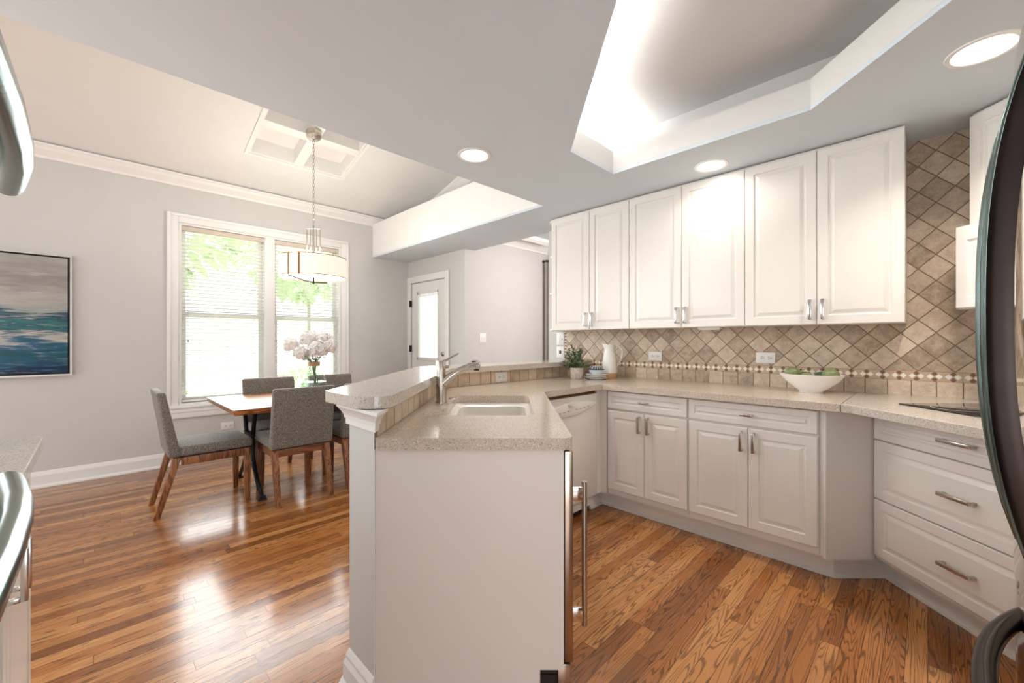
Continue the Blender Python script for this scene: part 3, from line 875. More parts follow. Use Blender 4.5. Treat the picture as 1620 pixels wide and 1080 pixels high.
# ---- base cabinets on the right run
BX = 2.62
def base_cab(ya, ym, yb, label, psz, hm):
    t = thing('base_cabinet', label, 'cabinet', (BX, ya, 0), -PI / 2, 'white base cabinets under the long counter')
    wd = ya - yb; m_ = ya - ym
    MB().box(0.0, wd, .0005, XR - .015 - BX, .125, .874).build('body', 'cab', t)
    dw = front(t, 'drawer', .004, wd - .004, .742, .866, stile=.034)
    pull(dw, wd / 2, .806, psz, False, hm, out=.02, wdt=.014)
    for (a, b, hx) in ((.004, m_, m_ - .032), (m_, wd - .004, m_ + .032)):
        dr = front(t, 'door', a, b, .165, .732)
        pull(dr, hx, .655, .11, True, hm)
    return t
base_cab(1.635, 1.347, 1.056, 'white two door base cabinet with drawer nearest the dishwasher', .055, 'nickel')
base_cab(1.055, .7185, .392, 'wider white two door base cabinet with drawer below the fruit bowl', .06, 'nickel')
t = thing('corner_filler', 'white corner filler strip between dishwasher and base cabinets', 'filler', (0, 0, 0))
MB().box(2.60, 2.62, 1.637, 1.705, .125, .874).box(2.545, 2.60, 1.685, 1.705, .125, .874).build('strip', 'cab', t)
# angled filler panel before the cooktop corner
t = thing('cabinet_filler', 'plain white angled panel between base cabinets and cooktop drawers', 'panel', (0, 0, 0), -PI / 4)
mb = MB().box(1.583, 1.826, 2.098, 2.116, .118, .874)
mb.build('board', 'cab', t)
q = P(1.583, 2.098)
MB().box(BX - .001, BX + .018, q[1] - .002, .390, .125, .874).build('stile', 'cab', t).parent = None
st = [o for o in COL.objects if o.name.startswith('stile')][0]
st.parent = t; st.matrix_parent_inverse = Matrix.Rotation(PI / 4, 4, 'Z')
# toe kick
tk = [(2.545, 1.74), (2.70, 1.74), (2.70, .345), P(1.93, 2.153), P(1.93, 1.20)]
mb = MB().sweep(tk, [(0, 0), (0.0, .123), (-.012, .123), (-.012, 0)])
mb.sweep(tk, [(0, 0), (.010, 0), (.009, .012), (.004, .016), (0, .016)])
struct(mb.build('trim_8', 'cab'), 'white toe kick board along the base cabinets', 'trim')

# ---- cooktop drawer base
t = thing('drawer_cabinet', 'white three drawer base cabinet set across corner under the cooktop', 'cabinet', (*P(1.836, 2.095), 0), -PI * .75)
wd = .815
MB().box(0, wd, .0005, .5, .13, .874).build('body', 'cab', t)
for (z0, z1) in ((.732, .862), (.437, .730), (.150, .435)):
    dw = front(t, 'drawer', .004, wd - .004, z0, z1, stile=.045)
    pull(dw, wd / 2, (z0 + z1) / 2 + (.01 if z0 > .5 else .0), .125, False, 'nickel')
# ---- base cabinet between cooktop corner and refrigerator
t = thing('base_cabinet', 'white base cabinet between cooktop corner and stainless refrigerator', 'cabinet', (2.03, -.23, 0), PI)
MB().box(0, .67, .0005, .62, .125, .874).build('body', 'cab', t)
for (a, b, hx) in ((.004, .335, .303), (.335, .666, .367)):
    dr = front(t, 'door', a, b, .165, .862)
    pull(dr, hx, .78, .11, True)

# ---- over-range cabinet and microwave
t = thing('wall_cabinet', 'narrow white wall cabinet above the microwave', 'cabinet', (*P(2.265, 2.045), 0), -PI * .75)
MB().box(0, .74, .0005, .12, 1.792, UZ1).build('body', 'cab', t)
for (a, b, hx) in ((0, .37, .34), (.37, .74, .40)):
    dr = front(t, 'door', a, b, 1.79, UZ1 - .012)
    pull(dr, hx, 1.88, .11, True)
t = thing('microwave_oven', 'white over the range microwave on the diamond tile wall', 'microwave', (*P(2.225, 2.07), 1.378), -PI * .75)
mb = MB().box(0, .76, .0, .16, 0, .41); mb.box(.12, .64, .16, .34, 0, .41)
mb.build('body', 'white_app', t)
mb = MB()
L0 = [(.003, 0, .003), (.003, -.022, .008), (.03, -.026, .04)]
def fr(mb, loops):
    rings = [[mb.bm.verts.new(p) for p in l] for l in loops]
    for A, B in zip(rings[:-1], rings[1:]):
        for k in range(4): mb.bm.faces.new([A[k], A[(k + 1) % 4], B[(k + 1) % 4], B[k]])
    mb.bm.faces.new(rings[-1]); mb.bm.faces.new(rings[0][::-1])
def rect(x0, x1, z0, z1, y): return [(x0, y, z0), (x1, y, z0), (x1, y, z1), (x0, y, z1)]
fr(mb, [rect(.003, .57, .004, .406, -.001), rect(.003, .57, .004, .406, -.018), rect(.008, .565, .009, .40, -.024), rect(.055, .52, .055, .335, -.024),
        rect(.062, .513, .062, .328, -.016), rect(.135, .455, .10, .265, -.016), rect(.14, .45, .105, .26, -.008)])
dm = mb.build('door', 'white_app', t)
MB().box(.142, .448, -.0075, -.0055, .107, .258).build('door_window', 'grey_panel', dm)
mb = MB().box(.575, .757, -.022, -.001, .004, .406); cp = mb.build('control_panel', 'white_app', t, bevel=.003)
MB().box(.60, .73, -.024, -.022, .33, .37).build('display', 'dark', cp)
MB().tube([(.545, -.024, .06), (.545, -.05, .08), (.545, -.05, .33), (.545, -.024, .35)], .008, 8).build('handle', 'white_app', dm, smooth=True)
MB().box(.15, .61, .02, .14, -.003, .001).build('vent_grille', 'dark', t)

# ------------------------------------------------------------------ worktops
sink_open = rounded([(-.315, 2.355), (.092, 2.355), (.092, 1.725), (-.375, 1.725), (-.378, 1.80), (-.300, 1.915)], {0: .05, 1: .05, 2: .03, 3: .03, 4: .06, 5: .08}, 6)
sink_xy = [P(*p) for p in sink_open]
YF, XF = 1.65, 2.56
outline = [P(-.432, 1.316), P(.195, 1.316), (YF + .195 * S2, YF), (XF, YF), (XF, .303), (XR - .013, .303), (XR - .013, YE - .011), (YE - .011 - .432 * S2, YE - .011)]
outline = rounded(outline, {1: .035, 2: .01}, 12)
mb = MB().prism(outline, .876, H_CT, holes=[sink_xy])
o = mb.build('worktop', 'quartz', None, bevel=.003, flat=True)
tag(o, 'speckled beige quartz worktop with the sink cut-out, running round to the fruit bowl', 'countertop')
cs = [(XF + .002, .300), P(1.625, 1.985), P(1.655, 1.395), (2.04, -.19), (1.36, -.19), (1.36, YN + .013), (XR - .013, YN + .013), (XR - .013, .300)]
mb = MB().prism(rounded(cs, {1: .02, 2: .06, 3: .05}, 6), .875, H_CT + .001)
tag(mb.build('worktop', 'quartz_b', None, bevel=.003, flat=True), 'speckled quartz worktop around the black cooktop', 'countertop')
BT0, BT1 = 1.008, 1.046
bar = [P(-.66, 1.468), P(-.478, 1.292), P(-.387, 1.322), (2.20 - .387 * S2, 2.20), (XR - .002, 2.20), (XR - .002, 2.52), (2.52 - .66 * S2, 2.52)]
mb = MB().prism(rounded(bar, {0: .012, 1: .10, 2: .05}, 8), BT0, BT1)
tag(mb.build('bar_top', 'quartz_b', None, bevel=.003, flat=True), 'raised speckled quartz bar top on the half wall', 'countertop')
# tile course on the half wall
L1 = YE * S2 - .441 - 1.332
mb = MB().box(0, L1 + .01, -.009, 0, H_CT + .001, 1.007)
o = mb.build('wall_peninsula_tile', 'course', None, loc=(*P(-.441, 1.333), 0), rz=PI / 4)
struct(o, 'row of square tan tiles along the peninsula below the bar top', 'backsplash')
xs = YE - .441 * S2
mb = MB().box(0, XR - .013 - xs, -.010, -.0005, H_CT + .001, 1.007)
o = mb.build('wall_peninsula_tile', 'course', None, loc=(xs, YE, 0), rz=0)
struct(o, 'row of square tan tiles behind the dishwasher counter with an outlet', 'backsplash')

# ------------------------------------------------------------------ peninsula cabinet
t = thing('peninsula_cabinet', 'peninsula sink cabinet with a plain white end panel', 'cabinet', (0, 0, 0), -PI / 4)
mb = MB().prism([(-.438, .0), (.09, .0), (.09, .168), (.166, .168), (.166, .874), (-.438, .874)], 0, .018)
o = mb.build('end_panel', 'panel', t)
for v in o.data.vertices:
    x, y, z = v.co; v.co = (x, 1.333 + z, y)
bmx = bmesh.new(); bmx.from_mesh(o.data); bmesh.ops.recalc_face_normals(bmx, faces=bmx.faces); bmx.to_mesh(o.data); bmx.free()
mb = MB().box(-.436, -.425, 1.352, 2.50, .12, .874).box(.11, .135, 1.93, 2.50, .12, .874).box(-.4245, .085, 1.352, 1.37, .12, .69).box(-.425, .11, 2.48, 2.50, .12, .874)
mb.box(-.425, .11, 1.93, 2.4795, .12, .14)
mb.build('body', 'cab', t)
for (z0, z1) in ((1.965, 2.21), (2.215, 2.455)):
    mb = MB(); mb.panel(z0, z1, .165, .862, .02, .05)
    dr = mb.build('door', 'cab', t); dr.location = (.1355, 0, 0); dr.rotation_euler = (0, 0, PI / 2)
    pull(dr, z1 - .03 if z0 < 2.1 else z0 + .03, .78, .11, True)
mb = MB().box(.07, .088, 1.94, 2.5, 0, .12); mb.build('toe_board', 'trim', t)
# end trim strip between half wall and panel
MB().box(-.441, -.4385, 1.330, 1.352, 0, .874).build('edge_strip', 'trim', t)

# under-counter steel appliance on the peninsula
t = thing('ice_maker', 'under counter appliance with brown reflecting steel door and long bar handle', 'appliance', (0, 0, 0), -PI / 4)
MB().box(-.36, .155, 1.3725, 1.92, .125, .68).build('body', 'dark', t)
db = MB().box(.172, .200, 1.358, 1.915, .172, .862).build('door', 'steel_floor_tint', t, bevel=.003)
MB().box(.158, .171, 1.365, 1.905, .18, .855).build('gasket', 'dark', db)
MB().tube([(.245, 1.405, .262), (.245, 1.405, .748)], .0095, 14).build('handle', 'nickel', db, smooth=True)
for zz in (.298, .705):
    MB().box(.199, .244, 1.399, 1.411, zz - .022, zz + .026).build('handle_bracket', 'chrome', db, bevel=.002)
MB().box(.150, .192, 1.358, 1.915, .002, .166).build('toe_grille', 'steel_floor_tint', t, bevel=.002)
MB().box(-.10, .149, 1.375, 1.915, .002, .12).build('base_recess', 'dark', t)

# ------------------------------------------------------------------ dishwasher
t = thing('dishwasher', 'white dishwasher with curved control panel beside the corner', 'dishwasher', (1.935, 1.69, 0))
MB().box(.005, .595, .02, .53, .05, .84).build('body', 'white_app', t)
dd = MB().box(.003, .600, -.012, .02, .125, .850).build('door', 'white_app', t, bevel=.005)
mb = MB(); n = 24; top = []; bot = []
for i in range(n + 1):
    a = -1 + 2 * i / n
    top.append((.30 + .29 * a, .772 + .045 * (1 - a * a) + .012 * a)); bot.append((.30 + .29 * a, .772 - .045 * (1 - a * a) + .012 * a))
poly = top + bot[::-1][1:-1]
mb.prism(poly, 0, .012)
cp = mb.build('control_panel', 'white_plastic', dd, bevel=.003)
for v in cp.data.vertices: x, y, z = v.co; v.co = (x, -.012 - z, y)
bmx = bmesh.new(); bmx.from_mesh(cp.data); bmesh.ops.recalc_face_normals(bmx, faces=bmx.faces); bmx.to_mesh(cp.data); bmx.free()
mb = MB().lathe([(0, 0), (.05, 0), (.05, .010), (.045, .014), (0, .014)], 24, sx=1.0, sy=.34)
kn = mb.build('latch', 'white_plastic', cp, smooth=True, loc=(.30, -.022, .805)); kn.rotation_euler = (PI / 2, 0, 0)
for i in range(9):
    if i == 4: continue
    MB().box(.12 + i * .045 - .009, .12 + i * .045 + .009, -.0275, -.0235, .752 + i * .002, .758 + i * .002).build('button', 'grey_print', cp)
for x in (.016, .032): MB().box(x, x + .009, -.0135, -.0115, .822, .832).build('vent_hole', 'dark', dd)
MB().box(.02, .59, .05, .07, .002, .118).build('toe_panel', 'dark', t)
t2 = tag(MB().box(1.94, 2.54, 1.695, 1.715, .8515, .8755).build('mounting_rail', 'black_gap'), 'brown wooden rail above the dishwasher under the worktop edge', 'rail')

# ------------------------------------------------------------------ sink + faucet
t = thing('kitchen_sink', 'white undermount sink in the peninsula worktop', 'sink', (0, 0, 0), -PI / 4)
def off(poly, d):
    return grow(poly, d)
def ring_shell(mb, levels):
    rings = [[mb.bm.verts.new((p[0], p[1], z)) for p in poly] for poly, z in levels]
    n = len(rings[0])
    for A, B in zip(rings[:-1], rings[1:]):
        for k in range(n): mb.bm.faces.new([A[k], A[(k + 1) % n], B[(k + 1) % n], B[k]])
    return rings
mb = MB()
so = sink_open
inn = rounded([(-.285, 2.335), (.072, 2.335), (.072, 1.745), (-.355, 1.745), (-.357, 1.79), (-.270, 1.915)], {0: .06, 1: .06, 2: .05, 3: .03, 4: .05, 5: .08}, 6)
flo = rounded([(-.245, 2.285), (.035, 2.285), (.035, 1.79), (-.30, 1.79), (-.30, 1.82), (-.235, 1.93)], {0: .06, 1: .06, 2: .05, 3: .03, 4: .02, 5: .08}, 6)
rg = ring_shell(mb, [(so, .8745), (grow(so, -.004), .866), (inn, .855), (inn, .84), (inn, .72), (flo, .695)])
cen = mb.bm.verts.new((-.11, 2.04, .690))
for k in range(len(rg[-1])): mb.bm.faces.new([rg[-1][k], rg[-1][(k + 1) % len(rg[-1])], cen])
mb.build('bowl', 'porcelain', t, smooth=True, ang=50)
mb = MB().lathe([(0, 0), (.05, 0), (.05, .004), (.035, .005), (.03, .001), (0, .001)], 24)
mb.build('drain', 'chrome', t, smooth=True, loc=(-.11, 2.04, .691))

fx, fz = -.356, 2.085
t = thing('faucet', 'brushed nickel single lever faucet arching over the sink', 'faucet', (*P(fx, fz), H_CT), -PI / 4)
mb = MB().lathe([(0, 0), (.0285, 0), (.0285, .006), (.0248, .012), (.0248, .145), (.0245, .15), (.0245, .205), (.021, .211), (0, .212)], 28)
mb.build('body', 'nickel', t, smooth=True)
path = []
for i in range(16):
    a = i / 15
    path.append((.010 + .178 * a, 0, .098 + .088 * (1 - (1 - a) ** 2.0)))
mb = MB().tube(path, [.024 - .007 * min(1, i / 6) for i in range(16)], 16)
mb.build('spout', 'nickel', t, smooth=True)
mb = MB().tube([(.135, 0, .1805), (.15, 0, .1835), (.192, 0, .187), (.196, 0, .187)], [.0185, .0205, .0215, .018], 16)
sh = mb.build('spray_head', 'nickel', t, smooth=True)
MB().box(.155, .185, -.008, .008, .205, .210).build('spray_button', 'dark', sh, bevel=.001)
MB().tube([(.178, 0, .168), (.178, 0, .160)], .014, 12).build('aerator', 'dark', sh)
mb = MB().tube([(.010, 0, .205), (.03, 0, .215), (.06, 0, .233), (.088, 0, .246)], [.012, .008, .0065, .0055], 12, sq=(.8, 1.2))
mb.build('lever', 'nickel', t, smooth=True)
MB().tube([(.02, .012, .178), (.038, .018, .178)], .008, 10).build('side_knob', 'chrome', t, smooth=True)
t = tag(MB().lathe([(0, 0), (.019, 0), (.019, .003), (.015, .007), (0, .008)], 20).build('sink_hole_cap', 'chrome', None, smooth=True, loc=(*P(-.315, 2.185 + .02), H_CT)),
        'small round chrome cap on the worktop beside the faucet', 'cap')

# ------------------------------------------------------------------ cooktop
t = thing('cooktop', 'black glass cooktop set in the corner worktop', 'cooktop', (0, 0, 0), -PI / 4)
MB().prism(rounded([(1.874, 1.35), (2.38, 1.35), (2.38, 2.03), (1.874, 2.03)], {0: .02, 1: .02, 2: .02, 3: .02}), H_CT + .0012, H_CT + .006).build('glass', 'glass_black', t, bevel=.0015)
for (x, z, r) in ((2.00, 1.86, .09), (2.00, 1.52, .075), (2.25, 1.86, .075), (2.25, 1.52, .10)):
    mb = MB(); mb.lathe([(r, 0), (r + .003, 0), (r + .003, .0006), (r, .0006), (r, 0)], 40)
    mb.build('burner_ring', 'grey_print', t, loc=(x, z, H_CT + .0062))

# ------------------------------------------------------------------ refrigerator (right edge)
FX0, FX1, FY = .43, 1.34, -.125
t = thing('refrigerator', 'stainless french door refrigerator at right edge with bowed handles', 'refrigerator', (0, 0, 0))
MB().box(FX0, FX1, -.84, FY - .055, .03, 1.755).build('body', 'dark', t)
def bowed(x0, x1, z0, z1, b=.012):
    mb = MB(); n = 16; a = []
    for i in range(n + 1):
        s_ = -1 + 2 * i / n
        a.append((x0 + (x1 - x0) * i / n, FY + b * (1 - s_ * s_) - (.012 * max(0, abs(s_) - .9) / .1) ** 1.0))
    poly = a + [(x1, FY - .05), (x0, FY - .05)]
    return mb.prism(poly, z0, z1)
xm = (FX0 + FX1) / 2
def vbow(x, z0, z1, mat, par, name='handle'):
    mb = MB(); pts = []; n = 18
    for i in range(n + 1):
        s_ = -1 + 2 * i / n
        pts.append((x, FY - .002 + .050 * (1 - abs(s_) ** 2.6) + .012, z0 + (z1 - z0) * i / n))
    rings = []
    prof = [(-.012, -.013), (.012, -.013), (.0125, .004), (.0095, .012), (.005, .0125), (.003, .010), (-.003, .010), (-.005, .0125), (-.0095, .012), (-.0125, .004)]
    for i, p in enumerate(pts):
        rings.append([mb.bm.verts.new((p[0] + a, p[1] + b, p[2])) for a, b in prof])
    m = len(prof)
    for A, B in zip(rings[:-1], rings[1:]):
        for k in range(m): mb.bm.faces.new([A[k], A[(k + 1) % m], B[(k + 1) % m], B[k]])
    mb.bm.faces.new(rings[0][::-1]); mb.bm.faces.new(rings[-1])
    h = mb.build(name, mat, par, smooth=True, ang=25)
    for a in (-.0068, .0068):
        MB().tube([(p[0] + a, p[1] + .0115, p[2]) for p in pts[1:-1]], .0032, 8).build('ridge', 'steel_handle', h, smooth=True)
    return h
for (x0, x1, hx) in ((FX0 + .003, xm - .003, xm - .045), (xm + .003, FX1 - .002, xm + .045)):
    dr = bowed(x0, x1, .775, 1.75).build('door', 'steel_door', t, smooth=True, ang=20)
    vbow(hx, .90, 1.63, 'dark_handle', dr)
fz_ = bowed(FX0 + .003, FX1 - .002, .09, .765).build('freezer_drawer', 'steel_door', t, smooth=True, ang=20)
pts = []
for i in range(21):
    s_ = -1 + 2 * i / 20
    pts.append((xm + .33 * s_, FY - .004 + .07 * (1 - abs(s_) ** 2.4), .715))
MB().tube(pts, .0145, 14).build('handle', 'dark_handle', fz_, smooth=True)
MB().box(FX0 + .01, FX1 - .01, -.80, FY - .04, .001, .085).build('base_grille', 'dark', t)

# ------------------------------------------------------------------ wall ovens (left edge)
t = thing('wall_oven', 'double wall oven at left edge with bowed steel bar handles', 'oven', (0, 0, 0))
MB().box(-.76, -.165, .24, .975, .0, 2.2).build('body', 'white_app', t)
for (z0, z1, hz) in ((1.12, 1.52, 1.452), (.55, 1.09, 1.012)):
    dr = MB().box(-.164, -.135, .25, .965, z0, z1).build('door', 'steel', t, bevel=.004)
    MB().box(-.1355, -.133, .34, .87, z0 + .1, hz - .09).build('door_window', 'glass_black', dr)
    pts = [(-.092, .962, hz), (-.083, .90, hz), (-.074, .83, hz), (-.068, .74, hz), (-.0655, .62, hz), (-.067, .50, hz), (-.074, .40, hz), (-.084, .32, hz), (-.093, .265, hz)]
    h = MB().tube(pts, .0165, 16).build('handle', 'steel_handle', dr, smooth=True)
    for y in (.945, .285): MB().box(-.136, -.090, y - .012, y + .012, hz - .010, hz + .010).build('handle_bracket', 'chrome', dr, bevel=.002)
cp = MB().box(-.164, -.137, .25, .965, 1.53, 1.66).build('control_panel', 'dark', t, bevel=.003)

# ---- left base cabinet and counter
t = thing('base_cabinet', 'white base cabinet at left edge past the wall oven', 'cabinet', (-.165, .98, 0), PI / 2)
MB().box(.0, 1.02, .0005, .585, .10, .874).build('body', 'cab', t)
MB().box(.0, 1.02, .06, .08, .0, .10).build('toe_board', 'trim', t)
for (a, b, hx) in ((.004, .51, .475), (.51, 1.016, .545)):
    dr = front(t, 'door', a, b, .12, .862)
    pull(dr, hx, .69, .12, True, 'chrome', wdt=.014)
mb = MB().prism(rounded([(-.12, .98), (-.12, 2.03), (-.76, 2.03), (-.76, .98)], {1: .012}), .876, H_CT)
tag(mb.build('worktop', 'quartz_b', None, bevel=.003, flat=True), 'grey speckled worktop end at left edge of the picture', 'countertop')

# ------------------------------------------------------------------ outlets and switches
def plate(name, label, cat, loc, rz, w_, h_, kind):
    t = thing(name, label, cat, loc, rz)
    MB().box(-w_ / 2, w_ / 2, -.007, 0, -h_ / 2, h_ / 2).build('cover_plate', 'white_plastic', t, bevel=.0025)
    if kind == 'outlet':
        for s_ in (-1, 1):
            f = MB().box(s_ * .021 - .016, s_ * .021 + .016, -.009, -.0068, -.017, .017).build('receptacle', 'white_plastic', t, bevel=.001)
            mb = MB()
            for dz in (-.006, .006): mb.box(s_ * .021 - .006, s_ * .021 + .004, -.0098, -.0088, dz - .0015, dz + .0015)
            mb.box(s_ * .021 + .008, s_ * .021 + .012, -.0098, -.0088, -.003, .003)
            mb.build('slot', 'dark', f)
    elif kind == 'switch2':
        for s_ in (-1, 1): MB().box(s_ * .023 - .006, s_ * .023 + .006, -.014, -.006, -.012, .012).build('toggle', 'white_plastic', t, bevel=.001)
    elif kind == 'dimmer':
        MB().box(-.018, -.002, -.011, -.006, -.035, .035).build('rocker', 'white_plastic', t, bevel=.001)
        MB().box(.020, .026, -.009, -.006, -.008, .008).build('slider', 'dark', t)
    elif kind == 'jack':
        MB().box(-.012, .012, -.010, -.006, -.016, .016).build('jack_port', 'dark', t, bevel=.001)
    return t
plate('wall_outlet', 'white outlet on the diamond tiles right of the pitcher', 'outlet', (XR - .0125, 1.582, 1.10), -PI / 2, .115, .072, 'outlet')
plate('wall_outlet', 'white outlet on the diamond tiles above the fruit bowl', 'outlet', (XR - .0125, .787, 1.108), -PI / 2, .118, .074, 'outlet')
plate('wall_outlet', 'white outlet in the low tile row behind the faucet', 'outlet', (2.12, 2.2395, .958), 0, .115, .072, 'outlet')
plate('wall_outlet', 'white outlet low on the grey dining wall under the table', 'outlet', (.985, YW - .0005, .329), 0, .115, .075, 'outlet')
plate('light_switch', 'white dimmer switch plate under the open end shelves', 'switch', (XR - .0005, 2.577, 1.243), -PI / 2, .09, .118, 'dimmer')
plate('wall_jack', 'white phone jack plate below the dimmer switch behind the plant', 'wall plate', (XR - .0005, 2.577, 1.115), -PI / 2, .09, .112, 'jack')
plate('light_switch', 'white double toggle switch on the pinkish wall beyond the bar', 'switch', (3.437, 3.9595, 1.262), 0, .105, .12, 'switch2')

# ------------------------------------------------------------------ recessed lights
def can(x, y, z, label, power, r=.078, spread=150):
    t = thing('recessed_light', label, 'ceiling light', (x, y, z), 0, 'recessed ceiling lights')
    mb = MB(); mb.lathe([(r, -.001), (r + .004, -.005), (r + .020, -.004), (r + .022, 0.0005), (r, .0005), (r, -.001)], 40)
    mb.build('trim_ring', 'white_plastic', t, smooth=True)
    mb = MB(); mb.lathe([(0, -.004), (r * .6, -.0035), (r - .001, -.0005), (r - .001, .0006), (0, .0006)], 40)
    mb.build('lens', 'lens', t, smooth=True)
    d = bpy.data.lights.new('recessed_light_lamp', 'AREA'); d.shape = 'DISK'; d.size = r * 2; d.energy = power
    d.color = (1.0, 0.91, 0.82); d.spread = math.radians(spread)
    o = bpy.data.objects.new('recessed_light_lamp', d); COL.objects.link(o); o.parent = t; o.location = (0, 0, -.012)
    return t
can(1.61, 1.93, HC, 'round recessed ceiling light over the sink', 7)
can(2.77, .977, HC, 'round recessed ceiling light close to the wall cabinets', 2.4)
can(2.41, -.15, HC, 'large round recessed ceiling light in front of the microwave', 9.5, .085, 130)
# cove tube in the tray
t = thing('cove_tube_light', 'fluorescent tube hidden in far end of the ceiling tray', 'light', (0, 0, 0))
a = Vector(P(tx0 - .11, 1.30)); b = Vector(P(tx0 - .11, 2.40))
MB().tube([(a.x, a.y, HC + .075), (b.x, b.y, HC + .075)], .013, 10).build('tube', 'tube_lamp', t, smooth=True)
MB().tube([(a.x, a.y, HC + .045), (b.x, b.y, HC + .045)], .022, 4).build('fixture', 'white_plastic', t)
a = (2.05, ty1 + .11, HC + .075); b = (2.45, ty1 + .11, HC + .075)
MB().tube([a, b], .013, 10).build('tube', 'tube_lamp', t, smooth=True)

def cove_lamp(mid, inward, length, power):
    d_ = bpy.data.lights.new('cove_tube_lamp', 'AREA'); d_.shape = 'RECTANGLE'; d_.size = length; d_.size_y = .05; d_.energy = power
    d_.color = (1.0, .985, .965)
    o_ = bpy.data.objects.new('cove_tube_lamp', d_); COL.objects.link(o_); o_.parent = t
    o_.location = mid
    z_ = -Vector((inward[0], inward[1], .75)).normalized()       # a lamp shines along its own -Z: up and towards the tray
    x_ = Vector((-inward[1], inward[0], 0)).normalized(); y_ = z_.cross(x_)
    o_.rotation_euler = Matrix((x_, y_, z_)).transposed().to_euler()
m_ = P(tx0 - .105, 1.85)
cove_lamp((m_[0], m_[1], HC + .10), (1 / S2, -1 / S2), 1.1, 13)
cove_lamp((2.25, ty1 + .10, HC + .10), (0, -1), .45, 6)

# ------------------------------------------------------------------ dining table
TX0, TX1, TY0, TY1, TH = .69, 2.28, 3.49, 4.50, .728
t = thing('dining_table', 'rectangular wood dining table on black wrought iron legs', 'table', ((TX0 + TX1) / 2, (TY0 + TY1) / 2, 0))
hx, hy = (TX1 - TX0) / 2, (TY1 - TY0) / 2
mb = MB()
mb.hexa([(-hx + .012, -hy + .012, TH - .042), (hx - .012, -hy + .012, TH - .042), (hx - .012, hy - .012, TH - .042), (-hx + .012, hy - .012, TH - .042)],
        [(-hx, -hy, TH - .012), (hx, -hy, TH - .012), (hx, hy, TH - .012), (-hx, hy, TH - .012)])
mb.box(-hx, hx, -hy, hy, TH - .0118, TH)
mb.build('tabletop', 'tabletop', t, bevel=.003)
for sx in (-1, 1):
    x = sx * (hx - .215)
    for sy in (-1, 1):
        pts = []
        for i in range(17):
            a_ = i / 16
            z = .686 - .67 * a_
            y = sy * (.19 - .095 * math.sin(min(1, a_ / .5) * PI / 2) if a_ < .5 else .095 + .28 * ((a_ - .5) / .5) ** 1.9)
            pts.append((x, y, z))
        MB().tube(pts, .017, 8, sq=(1.0, .75)).build('leg', 'iron', t, smooth=True)
        mb = MB(); mb.tube([(x + .022 * math.cos(q), sy * .375, .024 + .0 + .010 * math.sin(q)) for q in [0, 1.5, 3, 4.5, 6]], .01, 8)
        mb.box(x - .03, x + .03, sy * .365 - .02, sy * .365 + .02, 0.0, .014); mb.build('foot', 'iron', t, smooth=True)
    arc = [(x, -.35 + .70 * i / 14, .03 + .19 * math.sin(PI * i / 14)) for i in range(15)]
    MB().tube(arc, .013, 8, sq=(1.0, .8)).build('arch_brace', 'iron', t, smooth=True)
    mb = MB().tube([(x, -.11, .44), (x, .11, .44)], .014, 8); mb.box(x - .02, x + .02, -.135, .135, .455, .463)
    mb.build('cross_bar', 'iron', t, smooth=True)
    MB().box(x - .03, x + .03, -.25, .25, .676, .6862).build('top_plate', 'iron', t)
MB().tube([(-hx + .215, 0, .44), (hx - .215, 0, .44)], .013, 8).build('stretcher', 'iron', t, smooth=True)

# ------------------------------------------------------------------ dining chairs
def make_chair(label):
    t = thing('dining_chair', label, 'chair', (0, 0, 0), 0, 'grey upholstered dining chairs')
    for sx in (-1, 1):
        x = sx * .19
        a, b = .0225, .016
        mb = MB(); mb.hexa([(x - b, -.290, 0), (x + b, -.290, 0), (x + b, -.256, 0), (x - b, -.256, 0)], [(x - a, -.185, .405), (x + a, -.185, .405), (x + a, -.14, .405), (x - a, -.14, .405)])
        mb.build('leg', 'walnut', t, bevel=.003)
        mb = MB(); mb.hexa([(x - b, .248, 0), (x + b, .248, 0), (x + b, .28, 0), (x - b, .28, 0)], [(x - a, .24, .405), (x + a, .24, .405), (x + a, .285, .405), (x - a, .285, .405)])
        mb.build('leg', 'walnut', t, bevel=.003)
        MB().box(x - .012, x + .012, -.14, .24, .345, .402).build('side_rail', 'walnut', t, bevel=.002)
    MB().box(-.167, .167, .252, .276, .345, .402).build('front_rail', 'walnut_x', t, bevel=.002)
    MB().box(-.167, .167, -.176, -.150, .345, .402).build('back_rail', 'walnut_x', t, bevel=.002)
    MB().box(-.19, .19, -.16, .27, .4025, .412).build('seat_base', 'dark', t)
    mb = MB(); mb.hexa([(-.222, -.155, .412), (.222, -.155, .412), (.222, .295, .412), (-.222, .295, .412)], [(-.222, -.150, .482), (.222, -.150, .482), (.222, .292, .478), (-.222, .292, .478)])
    mb.build('seat', 'fabric', t, bevel=.02, seg=3)
    mb = MB()
    n = 8; F = []; B = []
    for i in range(n + 1):
        a = i / n
        z = .412 + .458 * a
        yb = -.215 - .065 * a ** 1.15; yf = -.140 - .088 * a ** 1.0
        F.append((yf, z)); B.append((yb, z))
    prof = B + F[::-1]
    lo = [mb.bm.verts.new((-.224, y, z)) for y, z in prof]; hi = [mb.bm.verts.new((.224, y, z)) for y, z in prof]
    mb.bm.faces.new(lo); mb.bm.faces.new(hi[::-1])
    m = len(prof)
    for k in range(m): mb.bm.faces.new([lo[k], lo[(k + 1) % m], hi[(k + 1) % m], hi[k]])
    mb.build('backrest', 'fabric', t, bevel=.016, seg=3)
    return t
